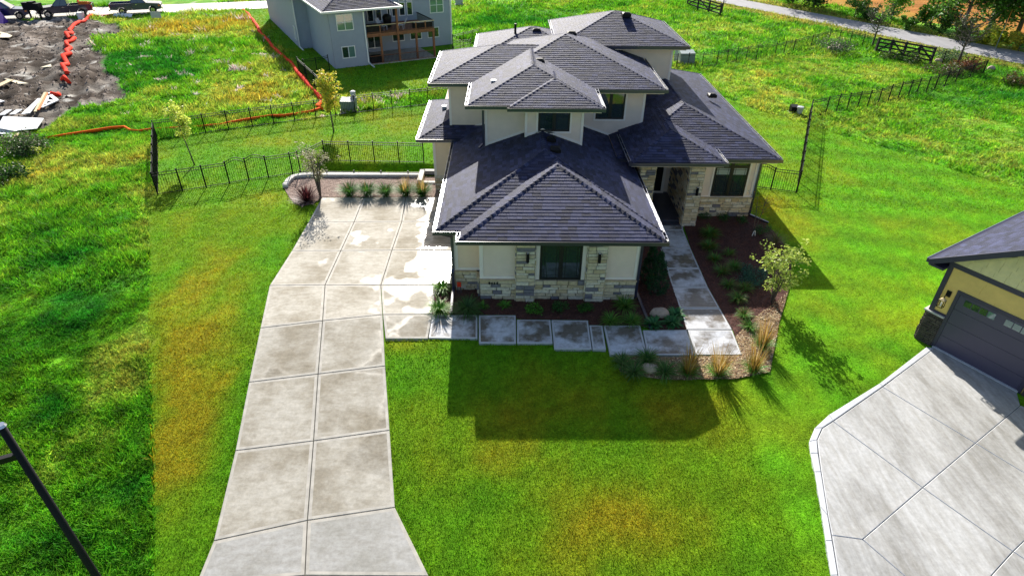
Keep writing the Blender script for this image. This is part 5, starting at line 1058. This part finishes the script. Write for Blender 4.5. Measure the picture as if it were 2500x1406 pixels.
# ------------------------------------------------------------------ vehicles
def wheel(v, x, y, s_):
    mb = MB(); mb.tube([(x, y-.14, .4), (x, y+.14, .4)], .40, 20); wv = mb.build('wheel', 'rubber', v); mb = MB(); mb.tube([(x, y+s_*.10, .4), (x, y+s_*.155, .4)], [.26, .23], 14); mb.build('rim', 'chrome', wv)
    mb = MB()
    for k in range(5): a = k*1.2566; mb.bar((x, y+s_*.16, .4), (x+.22*math.cos(a), y+s_*.16, .4+.22*math.sin(a)), .05, .02)
    mb.build('spokes', 'black', wv)
def arch(cx, r_=.47, n=8): return [(cx-r_*math.cos(math.pi*k/n), .42+r_*math.sin(math.pi*k/n)) for k in range(n+1)]
def vehicle(label, w0, w1, heading_sign, paint, kind='pickup', group='dark vehicles parked along the street'):
    """w0, w1: ground points under the rear and front wheels on the side we see"""
    rear, front = G(*w0), G(*w1); d = (front-rear).normalized(); away = Vector((-d.y, d.x, 0)); away = away if away.y > 0 else -away
    c = (rear+front)/2+away*.85; wb = (front-rear).length/2
    v = thing('parked_'+kind if kind != 'suv' else 'parked_suv', label, 'pickup truck' if kind == 'pickup' else 'car', (c.x, c.y, .05), math.atan2(d.y, d.x), group)
    fx, rx = wb+1.05, -wb-(1.25 if kind == 'pickup' else 1.0); cabr = -.55 if kind == 'pickup' else rx+.1
    prof = [(cabr, .48)]+([] if kind == 'pickup' else arch(-wb))+[(wb-.5, .48)]+arch(wb)+[(fx-.1, .5), (fx, .62), (fx+.02, 1.0), (fx-.15, 1.12), (1.25, 1.24), (cabr, 1.26)]
    if kind != 'pickup': prof = [(rx, .55), (-wb-.5, .48)]+arch(-wb)+[(wb-.5, .48)]+arch(wb)+[(fx-.1, .5), (fx, .62), (fx+.02, .98), (fx-.15, 1.08), (1.15, 1.2), (rx, 1.2)]
    mb = MB(); mb.prism(prof, 1, -.97, .97); body = mb.build('body', paint, v)
    if kind == 'pickup':
        for s_ in (-1, 1):
            mb = MB(); pr_ = [(rx, .62), (-wb-.5, .55)]+arch(-wb)+[(-wb+.5, .5), (cabr-.02, .48), (cabr-.02, 1.28), (rx, 1.28)]; mb.prism(pr_, 1, s_*.97, s_*.88); mb.build('bed_side', paint, v)
        mb = MB(); mb.box(rx, rx+.06, -.88, .88, .62, 1.27); mb.build('tailgate', paint, v); mb = MB(); mb.box(rx+.07, cabr-.03, -.87, .87, .62, .70); mb.build('bed_floor', 'rubber', v)
    else:
        pass
    x0, x1 = cabr+.03, 1.2; xr0, xr1 = (cabr+.12, .42) if kind == 'pickup' else (rx+.45, .35); zt_, zb_ = 2.0, 1.24
    lo = [(x0, -.93, zb_), (x1, -.93, zb_), (x1, .93, zb_), (x0, .93, zb_)]; hi = [(xr0, -.74, zt_), (xr1, -.74, zt_), (xr1, .74, zt_), (xr0, .74, zt_)]
    mb = MB(); mb.mesh(lo+hi, [(4, 5, 6, 7), (0, 1, 5, 4), (1, 2, 6, 5), (2, 3, 7, 6), (3, 0, 4, 7)]); mb.build('cab', paint, v)
    L3 = lambda a, b, t: tuple(a[i]+(b[i]-a[i])*t for i in range(3))
    def pane(a, b, c_, d_, off, u0, u1, w0_, w1_, nm):
        q = [L3(L3(a, b, u), L3(d_, c_, u), w_) for u, w_ in ((u0, w0_), (u1, w0_), (u1, w1_), (u0, w1_))]; mb = MB(); mb.mesh([tuple(p[i]+off[i] for i in range(3)) for p in q]+q, [(0, 1, 2, 3), (4, 5, 1, 0), (5, 6, 2, 1), (6, 7, 3, 2), (7, 4, 0, 3)]); mb.build(nm, 'glass', v)
    pane(lo[1], lo[2], hi[2], hi[1], (.012, 0, .008), .06, .94, .08, .92, 'windshield'); pane(lo[3], lo[0], hi[0], hi[3], (-.012, 0, .004), .1, .9, .12, .85, 'rear_window')
    for s_, (a, b, c_, d_) in ((-1, (lo[0], lo[1], hi[1], hi[0])), (1, (lo[3], lo[2], hi[2], hi[3]))):
        pane(a, b, c_, d_, (0, s_*.012, .003), 0.05, .46, .08, .92, 'side_window'); pane(a, b, c_, d_, (0, s_*.012, .003), 0.50, .90, .08, .92, 'side_window')
        wheel(v, -wb, s_*.84, s_); wheel(v, wb, s_*.84, s_)
        mb = MB(); mb.box(fx-.1, fx+.035, s_*.62-.2, s_*.62+.2, .80, 1.0); mb.build('headlight', 'lens_clear', v); mb = MB(); mb.box(fx-.35, fx-.12, s_*.975-.01, s_*.975+.01, .80, .94); mb.build('turn_light', 'lens_orange', v)
        mb = MB(); mb.box(rx-.02, rx+.1, s_*.91-.07, s_*.91+.07, .85, 1.2); mb.build('tail_light', 'lens_red', v)
        mb = MB(); mb.box(1.0, 1.15, s_*1.08-.1, s_*1.08+.1, 1.22, 1.38); mb.build('mirror', paint, v)
        mb = MB(); mb.box(-.1, .12, s_*.975-.012, s_*.975+.012, 1.08, 1.12); mb.build('door_handle', 'chrome', v)
    mb = MB(); mb.box(fx-.02, fx+.14, -.92, .92, .48, .70); mb.build('bumper', 'chrome', v); mb = MB(); mb.box(rx-.16, rx, -.9, .9, .48, .66); mb.build('bumper', 'chrome', v); mb = MB(); mb.box(fx-.02, fx+.03, -.4, .4, .75, 1.02); mb.build('grille', 'black', v)
    return v, c, d, away
vehicle('dark blue pickup truck facing right beside the white street', (301.7, 38), (376, 34), 1, 'paint_blue')
v2 = vehicle('black crew cab pickup truck facing left with orange equipment in its bed', (204, 41), (121, 46), -1, 'paint_black')
vehicle('dark sedan-like car facing right, cut by the left edge of the view', (-32, 54), (51.5, 49), 1, 'paint_blue', 'suv')
_, c, d, aw = v2; q = c-d*2.2
cp_ = thing('orange_equipment', 'orange machine standing in the bed of the black pickup truck', 'machine', (q.x, q.y, .75)); mb = MB(); mb.box(q.x-.5, q.x+.5, q.y-.35, q.y+.35, .76, 1.5); mb.build('tank', 'rust', cp_)
mb = MB(); mb.box(q.x-.65, q.x+.65, q.y-.36, q.y-.26, 1.5, 1.62); mb.build('handle', 'rust', cp_); mb = MB(); mb.bar((q.x-.6, q.y, 1.3), (q.x-1.0, q.y+.2, 3.0), .22, .12); mb.build('mast', 'rust', cp_)
g_ = G(92, 48); mbx = thing('mailbox_cluster', 'black cluster of mailboxes on a post beside the parked trucks', 'mailbox', tuple(g_))
mb = MB(); mb.box(g_.x-.75, g_.x-.6, g_.y-.08, g_.y+.08, 0, 1.1); mb.box(g_.x+.45, g_.x+.6, g_.y-.08, g_.y+.08, 0, 1.0); each(mb, 'post', 'black', mbx)
mb = MB(); mb.box(g_.x-1.0, g_.x-.3, g_.y-.4, g_.y+.4, 1.1, 1.9); mb.box(g_.x-.28, g_.x+.3, g_.y-.4, g_.y+.4, 1.05, 2.0); mb.box(g_.x+.32, g_.x+.9, g_.y-.4, g_.y+.4, 1.0, 1.8); each(mb, 'mailbox', 'black', mbx)
g_ = G(200, 47); o = thing('white_bucket', 'white tub standing at the street edge behind the dirt', 'tub', tuple(g_)); mb = MB(); mb.tube([g_, g_+Vector((0, 0, .75))], [.36, .42], 12); mb.build('tub', 'white', o); mb = MB(); mb.tube([g_+Vector((-.4, 0, .7)), g_+Vector((-.2, -.1, .95)), g_+Vector((.2, -.1, .95)), g_+Vector((.4, 0, .7))], .03, 5); mb.build('handle', 'black', o)
g_ = G(-48, 66); o = thing('purple_container', 'purple slanted container at the left edge beside the parked cars', 'container', tuple(g_)); mb = MB(); mb.prism([(g_.x-3, 0), (g_.x+1.7, 0), (g_.x+.6, 2.6), (g_.x-3, 3.0)], 1, g_.y, g_.y+2.4); mb.build('shell', 'purple', o); mb = MB(); mb.prism([(g_.x-3, 2.98), (g_.x+.66, 2.58), (g_.x+.66, 2.70), (g_.x-3, 3.10)], 1, g_.y-.1, g_.y+2.5); mb.build('lid', 'purple', o)
g_ = G(303, 41); o = thing('tarp_heap', 'crumpled white and dark tarp under the blue pickup truck', 'tarp', tuple(g_)); mb = MB(); n = 14
for i in range(n):
    a, b = i*2.4/n-1.2, (i+1)*2.4/n-1.2; ha, hb = .12+.18*abs(math.sin(i*1.9)), .12+.18*abs(math.sin((i+1)*1.9)); mb.poly([(g_.x+a, g_.y-.6, .02), (g_.x+b, g_.y-.6, .02), (g_.x+b, g_.y, hb+.1), (g_.x+a, g_.y, ha+.1)]); mb.poly([(g_.x+a, g_.y, ha+.1), (g_.x+b, g_.y, hb+.1), (g_.x+b, g_.y+.7, .02), (g_.x+a, g_.y+.7, .02)])
mb.build('cloth', 'white', o)
# ------------------------------------------------------------------ grey house (local frame: u along the back wall, v away)
gh = thing('grey_house', 'two storey blue grey house with wooden deck behind the cream house', 'house', tuple(GA), GANG)
def siding(par, O, e, n, L, z0, z1, st=.16, holes=()):
    mb = MB(); z = z0; O, e, n = Vector(O), Vector(e), Vector(n)
    while z < z1:
        zz = min(z+st, z1); a, b = O+n*.028, O+n*.006
        mb.mesh([a+Vector((0, 0, z)), a+e*L+Vector((0, 0, z)), b+e*L+Vector((0, 0, zz)), b+Vector((0, 0, zz)), O+Vector((0, 0, z)), O+e*L+Vector((0, 0, z))], [(0, 1, 2, 3), (4, 5, 1, 0)]); z += st
    mb.build('siding_boards', 'siding', par, 'stuff')
def gwall(u0, u1, v0, v1, z1, z0=-.2):
    mb = MB(); mb.box(u0, u1, v0, v1, z0, z1); return mb.build('wall', 'siding', gh)
E_, N_ = (1, 0, 0), (0, -1, 0); NL = (-1, 0, 0); ZE = 4.95
ga = gwall(0, 3.25, 0, 12, ZE-.1); gb = gwall(3.25, 13.6, 4.6, 27, 6.2); gc_ = gwall(-1.2, 3.2, 9.2, 27, ZE-.1)
siding(ga, (0, 0, 0), E_, N_, 3.25, 0, 4.8); siding(ga, (0, 9.2, 0), (0, -1, 0), NL, 9.2, 0, 4.8); siding(gb, (3.25, 4.6, 0), E_, N_, 10.35, 0, 6.2); siding(gc_, (-1.2, 9.2, 0), E_, N_, 1.2, 0, 4.8); siding(gc_, (-1.2, 27, 0), (0, -1, 0), NL, 17.8, 0, 4.8); siding(gb, (13.6, 4.6, 0), (0, 1, 0), (1, 0, 0), 20, 0, 6)
def ctrim(u, v, z1, w_=.14):
    mb = MB(); mb.box(u-.035, u+w_, v-.05, v+w_, 0, z1); mb.build('corner_board', 'white', gh)
ctrim(13.5, 4.6, 6.2)
W = dict(mull=.06, fr=.07, frame='white', trim=None)
window(ga, (.62, -.03, 3.2), E_, N_, 1.52, 1.38, rows=2, glass='glass_green', **W); window(ga, (.76, -.03, .82), E_, N_, 1.26, 1.05, glass=('glass', 'glass_green'), **W)
window(gb, (4.5, 4.57, .4), E_, N_, 1.4, 1.3, **W)
for u0, u1, z0, z1 in ((7.09, 8.38, .82, 1.75), (8.97, 10.24, .83, 1.8), (10.88, 12.16, .84, 1.86)): window(gb, (u0, 4.57, z0), E_, N_, u1-u0, z1-z0, cols=1, **W)
for u0, u1, z0, z1, rows in ((4.75, 5.4, 2.85, 4.5, 1), (5.6, 6.22, 2.85, 4.5, 1), (6.78, 7.1, 3.18, 4.4, 1), (7.26, 7.78, 3.17, 4.4, 1), (8.03, 8.66, 3.17, 4.43, 1), (8.83, 9.45, 3.17, 4.43, 1), (8.03, 8.66, 4.5, 5.3, 1), (8.83, 9.45, 4.5, 5.3, 1)): window(gb, (u0, 4.57, z0), E_, N_, u1-u0, z1-z0, cols=1, **W)
window(gb, (11.28, 4.57, 3.18), E_, N_, 1.5, 1.5, rows=2, glass='glass_green', **W)
for v_ in (10.2, 10.8): window(gc_, (-1.23, v_+.4, .6), (0, -1, 0), NL, .35, 1.3, cols=1, **W)
def groof(x0, x1, y0, y1, ze, p, gut):
    F, R1, R2 = hip_faces(x0, x1, y0, y1, ze, p); mb = MB(); mb.mesh([(x0, y0, ze), (x1, y0, ze), (x1, y1, ze), (x0, y1, ze)], [(0, 3, 2, 1)])
    for f in F.values(): mb.poly(f)
    rf = mb.build('roof', 'deck_base', gh); sh = MB()
    for nme in ('front', 'left', 'right'): shingle_face(F[nme], sh, rf, 0, .2)
    sh.build('shingles', 'shingle', rf, 'stuff', colors=True); cm_ = MB()
    for a, b in ((F['front'][0], R1 if len(F['front']) == 3 else F['front'][3]), (F['front'][1], F['front'][2] if len(F['front']) == 4 else R1)): hip_caps(a, b, cm_)
    cm_.build('hip_caps', 'shingle', rf, 'stuff', colors=True)
    mb = MB(); mb.box(x0+.02, x1-.02, y0+.02, y1-.02, ze-.18, ze-.005); mb.build('fascia', 'white', rf); mb = MB()
    mb.box(x0-.12, x1+.12, y0-.12, y0-.002, ze-.14, ze+.01); mb.box(x0-.12, x0-.002, y0, y1, ze-.14, ze+.009); mb.box(x1+.002, x1+.12, y0, y1, ze-.14, ze+.009); each(mb, 'gutter', 'white', rf)
groof(-.62, 6.6, -.5, 10, 4.95, .5, 'fl'); groof(-1.75, 5, 8.7, 27.5, 4.93, .5, 'fl'); groof(3.0, 14.2, 4.0, 27.6, 6.3, .5, 'fr')
def gspout(pts):
    mb = MB()
    for a, b in zip(pts[:-1], pts[1:]): mb.bar(a, b, .1, .08)
    mb.build('downspout', 'white', gh)
gspout([(3.1, -.5, 4.85), (3.12, -.08, 4.6), (3.12, -.08, .25), (3.3, -1.2, .05)]); gspout([(-1.3, 8.7, 4.85), (-1.28, 9.1, 4.6), (-1.28, 9.1, .25), (-1.15, 8.2, .05)]); gspout([(13.55, 4.5, 6.1), (13.55, 4.5, .1)])
# deck
for k in range(26):
    v_ = .02+k*.176; mb = MB(); mb.box(3.27, 9.9, v_, v_+.165, 2.66, 2.70); mb.build('deck_board', 'wood', gh)
mb = MB(); mb.box(3.27, 9.9, -.03, .015, 2.42, 2.72); mb.build('deck_beam', 'wood', gh); mb = MB(); mb.box(9.86, 9.91, .02, 4.5, 2.42, 2.655); mb.build('deck_beam', 'wood', gh)
for u_ in (4.55, 6.22, 8.05, 9.8):
    top = 4.8 if u_ == 6.22 else 2.42
    mb = MB(); mb.box(u_-.09, u_+.09, -.14 if u_ == 6.22 else -.02, .04 if u_ == 6.22 else .16, -.1, top); mb.build('deck_post', 'wood', gh)
mb = MB(); mb.box(3.3, 9.92, -.06, .1, 3.38, 3.43); mb.build('deck_rail', 'lumber', gh); mb = MB(); mb.box(9.8, 9.92, .1, 4.5, 3.381, 3.431); mb.build('deck_rail', 'rust_wood', gh)
mb = MB(); mb.box(3.3, 9.9, 0, .05, 2.78, 2.82); mb.build('deck_rail', 'wood', gh)
def balusters(u0, u1, v_, z0, z1, st=.13, along='u', m='rust_wood'):
    n = int((u1-u0)/st); b0 = MB(); b0.box(-.014, .014, -.014, .014, 0, z1-z0); me = b0.mk('baluster'); me.materials.append(M[m])
    for k in range(n+1):
        o = newobj('baluster', me, gh); o.location = (u0+k*st, v_, z0) if along == 'u' else (v_, u0+k*st, z0)
balusters(3.35, 9.85, .025, 2.72, 3.38); balusters(.15, 4.5, 9.86, 2.72, 3.38, .16, 'v')
for u_ in (4.55, 8.05, 9.0): mb = MB(); mb.box(u_-.05, u_+.05, -.045, -.03, 2.5, 3.38); mb.build('rail_post', 'wood', gh)
balusters(3.4, 9.8, -.06, .12, .72); mb = MB(); mb.box(3.35, 9.85, -.09, -.03, .72, .76); mb.build('patio_rail', 'wood', gh); mb = MB(); mb.box(3.35, 9.85, -.08, -.04, .1, .13); mb.build('patio_rail', 'wood', gh)
mb = MB(); mb.box(3.3, 9.9, -.2, 4.5, -.1, .06); mb.build('patio_slab', 'road', gh)
gr = thing('kettle_grill', 'round dark covered grill on the wooden deck of the grey house', 'grill', tuple(gw(6.0, 2.2, 2.7)), GANG); mb = MB(); mb.tube([(0, 0, .02), (0, 0, .05), (0, 0, .75), (0, 0, .95), (0, 0, 1.15), (0, 0, 1.22)], [.3, .34, .42, .44, .30, .05], 14); mb.build('cover', 'black', gr, smooth=True)
def deck_chair(u_, v_, rz, lab):
    c_ = thing('deck_chair', lab, 'chair', tuple(gw(u_, v_, 2.7)), GANG+rz, 'pale chairs on the deck'); mb = MB()
    mb.box(-.3, .3, -.3, .3, .36, .40); mb.build('seat', 'patio_chair', c_)
    for k in range(5): mb = MB(); x = -.28+k*.12; mb.mesh([(x, .3, .40), (x+.09, .3, .40), (x+.09, .6, 1.0), (x, .6, 1.0), (x, .33, .39), (x+.09, .33, .39), (x+.09, .63, .99), (x, .63, .99)], [(0, 1, 2, 3), (7, 6, 5, 4), (0, 3, 7, 4), (1, 5, 6, 2), (3, 2, 6, 7)]); mb.build('back_slat', 'patio_chair', c_)
    for x in (-.27, .27):
        for y in (-.27, .27): mb = MB(); mb.box(x-.03, x+.03, y-.03, y+.03, 0, .36); mb.build('leg', 'patio_chair', c_)
deck_chair(5.2, 1.2, .7, 'pale slatted chair tilted beside the covered grill on the deck'); deck_chair(6.9, .9, -2.2, 'pale slatted chair right of the tall deck post')
tb_ = thing('dark_sofa', 'dark covered furniture at the left end of the deck', 'furniture', tuple(gw(4.1, .7, 2.7)), GANG); mb = MB(); mb.prism([(-.45, 0), (.45, 0), (.40, .55), (.1, .62), (-.40, .8)], 0, -.7, .7); mb.build('cover', 'black', tb_)
tb_ = thing('dark_bench', 'dark bench with pale top at the right end of the deck', 'furniture', tuple(gw(8.9, .6, 2.7)), GANG); mb = MB(); mb.box(-.9, .9, -.3, .3, 0, .55); mb.build('body', 'black', tb_); mb = MB(); mb.box(-.93, .93, -.33, -.2, .551, .60); mb.build('edge', 'patio_chair', tb_)
tb_ = thing('patio_box', 'dark storage box under the deck behind the low railing', 'box', tuple(gw(4.0, .5, .06)), GANG); mb = MB(); mb.box(-.5, .5, -.3, .3, 0, .55); mb.build('bin', 'black', tb_); mb = MB(); mb.box(-.53, .53, -.33, .33, .551, .62); mb.build('lid', 'black', tb_)
# ------------------------------------------------------------------ yellow house
YANG = math.atan2(-.851, .525); yh = thing('yellow_house', 'yellow house with dark plum garage door and gable at the right edge', 'house', tuple(YO), YANG)
mb = MB(); mb.box(-.70, 7.5, 0, 14, -.2, 3.45); yw = mb.build('wall', 'yellow', yh)
def lay(par, name, m, u0, u1, z0, z1, h, l0, l1, y=0, skip=None, lip=.02, top=None):
    z = z0; r = 0
    while z < z1-.01:
        zz = min(z+h, z1); x = u0-(random.uniform(0, l0))
        while x < u1:
            l = random.uniform(l0, l1); a, b = max(x+.004, u0), min(x+l-.004, u1); 
            if b-a > .03 and not (skip and skip(a, b, z, zz)):
                mb = MB(); tz0 = zz if top is None else min(zz, top(a)); tz1 = zz if top is None else min(zz, top(b))
                if tz0 > z+.01 or tz1 > z+.01:
                    tz0 = max(tz0, z+.004); mb.mesh([(a, y-lip, z+.004), (b, y-lip, z+.004), (b, y-.004, tz1), (a, y-.004, tz0), (a, y, z+.004), (b, y, z+.004)], [(0, 1, 2, 3), (4, 5, 1, 0), (4, 0, 3), (1, 5, 2)]); mb.build(name, m, par)
            x += l
        z += h; r += 1
lay(yw, 'siding_board', 'yellow', -.56, 7.4, 1.4, 3.33, .17, 1.2, 2.6, 0, lambda a, b, z, zz: (b > -.12 and a < 3.0 and z < 2.58) or a > 3.2)
mb = MB(); mb.mesh([(-.72, -.012, 3.5), (7.5, -.012, 3.5), (3.6, -.012, 6.15), (-.72, .1, 3.5), (7.5, .1, 3.5), (3.6, .1, 6.15)], [(0, 1, 2), (5, 4, 3), (0, 2, 5, 3), (2, 1, 4, 5)]); yg = mb.build('gable_wall', 'shake', yh)
lay(yg, 'shake', 'shake', -.6, 3.4, 3.54, 5.8, .26, .3, .42, -.013, top=lambda a: 3.5+(a+.72)*.62, lip=.03)
def ybox(name, m, *a): mb = MB(); mb.box(*a); return mb.build(name, m, yh)
ybox('frieze_board', 'purple_trim', -.74, 7.5, -.05, -.0005, 3.33, 3.50); ybox('corner_board', 'purple_trim', -.73, -.57, -.045, -.001, 1.38, 3.33); ybox('corner_board', 'purple_trim', -.74, -.701, -.04, .12, 1.38, 3.4); ybox('trim_board', 'purple_trim', -.57, -.10, -.045, -.001, 1.38, 1.46)
dr_ = ybox('garage_door', 'garage_door', 0.0, 2.86, -.012, -.002, 0.02, 2.46)
for k in range(4):
    mb = MB(); mb.box(.004, 2.856, -.028, -.0125, .03+k*.607, .03+(k+1)*.607-.012); mb.build('door_panel', 'garage_door', dr_)
for u0 in (.23, 1.58):
    for k in range(4): mb = MB(); mb.box(u0+k*.265, u0+k*.265+.235, -.040, -.0285, 2.12, 2.36); mb.build('door_window', 'glass' if u0 < 1 and k < 3 else 'glass_green', dr_)
ybox('door_trim', 'purple_trim', -.12, -.002, -.05, .06, 0, 2.46); ybox('door_trim', 'purple_trim', 2.862, 2.99, -.05, .06, 0, 2.46); ybox('door_trim', 'purple_trim', -.12, 2.99, -.052, .06, 2.462, 2.60)
ybox('door_sill', 'drive2_edge', -.05, 2.92, -.12, .10, .0, .075)
for u0, u1 in ((-.80, -.125), (2.995, 3.9)):
    mb = MB(); mb.box(u0+.03, u1, -.04, .3, -.1, 1.33); sp_ = mb.build('stone_pier', 'mortar', yh); z = 0
    OFF[sp_.name] = Vector((0, 0, 0)); lay_stones(sp_, (u0+.03, -.035, 0), (1, 0, 0), (0, -1, 0), u1-u0-.03, 0, 1.33, .05, .09, .2, .5, 'dark', .07)
    if u0 < 0: lay_stones(sp_, (u0+.035, .6, 0), (0, -1, 0), (-1, 0, 0), .6, 0, 1.33, .05, .09, .2, .5, 'dark', .09)
    ybox('pier_cap', 'retain', u0-.05, u1, -.13, .3, 1.33, 1.385)
flush_stones(300)
# roof: eave at u=-1.2, ridge at u=3.6
rp = .655; mb = MB(); zr = 3.47+rp*4.8
mb.mesh([(-1.2, -.45, 3.47), (3.6, -.45, zr), (8.4, -.45, 3.47), (-1.2, 14, 3.47), (3.6, 14, zr), (8.4, 14, 3.47), (-1.2, -.45, 3.33), (3.6, -.45, zr-.14), (8.4, -.45, 3.33), (-1.2, 14, 3.33), (3.6, 14, zr-.14), (8.4, 14, 3.33)],
        [(0, 1, 4, 3), (1, 2, 5, 4), (6, 9, 10, 7), (7, 10, 11, 8), (3, 4, 10, 9), (4, 5, 11, 10), (0, 3, 9, 6)]); yr = mb.build('roof', 'deck_base', yh)
sh = MB(); shingle_face([(-1.2, 14, 3.47), (-1.2, -.45, 3.47), (3.6, -.45, zr), (3.6, 14, zr)], sh, yr, 0, .16); sh.build('shingles', 'shingle', yr, 'stuff', colors=True)
mb = MB(); mb.mesh([(-1.22, -.50, 3.26), (-1.22, -.50, 3.50), (3.6, -.50, zr+.03), (3.6, -.50, zr-.21), (-1.22, -.452, 3.26), (-1.22, -.452, 3.50), (3.6, -.452, zr+.03), (3.6, -.452, zr-.21)], [(0, 3, 2, 1), (4, 5, 6, 7), (1, 2, 6, 5), (0, 4, 7, 3), (0, 1, 5, 4)]); mb.build('rake_board', 'purple_trim', yr)
mb = MB(); mb.box(-1.33, -1.21, -.5, 14, 3.34, 3.48); mb.build('gutter', 'purple_trim', yr); mb = MB(); mb.box(-1.345, -1.325, -.5, 14, 3.4805, 3.495); mb.build('gutter_edge', 'edge_metal', yr)
mb = MB(); mb.box(-1.2, -.71, -.45, 14, 3.24, 3.325); mb.build('soffit', 'purple_trim', yr)
lt = ybox('wall_lantern', 'black', -.43, -.27, -.05, -.022, 2.18, 2.42)
mb = MB(); mb.bar((-.35, -.05, 2.3), (-.35, -.28, 2.28), .03, .03); mb.bar((-.35, -.28, 2.28), (-.35, -.28, 2.2), .03, .03)
cage = [(-.35+a*.09, -.28+b*.09) for a, b in ((-1, -1), (1, -1), (1, 1), (-1, 1))]
for x, y in cage: mb.bar((x, y, 1.82), (x*.9-.035, y*.9-.028, 2.12), .018, .018)
for z_, k_ in ((1.82, 1), (2.12, .9)):
    cc_ = [(-.35+(x+.35)*k_, -.28+(y+.28)*k_, z_) for x, y in cage]
    for a, b in zip(cc_, cc_[1:]+cc_[:1]): mb.bar(a, b, .018, .018)
mb.build('lantern_cage', 'black', lt)
mb = MB(); mb.mesh([(-.45, -.38, 2.12), (-.25, -.38, 2.12), (-.25, -.18, 2.12), (-.45, -.18, 2.12), (-.35, -.28, 2.22)], [(0, 1, 4), (1, 2, 4), (2, 3, 4), (3, 0, 4), (3, 2, 1, 0)]); mb.build('lantern_cap', 'lumber', lt)
mb = MB(); mb.tube([(-.35, -.28, 1.84), (-.35, -.28, 2.0)], .025, 6); mb.build('candle', 'lens_clear', lt)
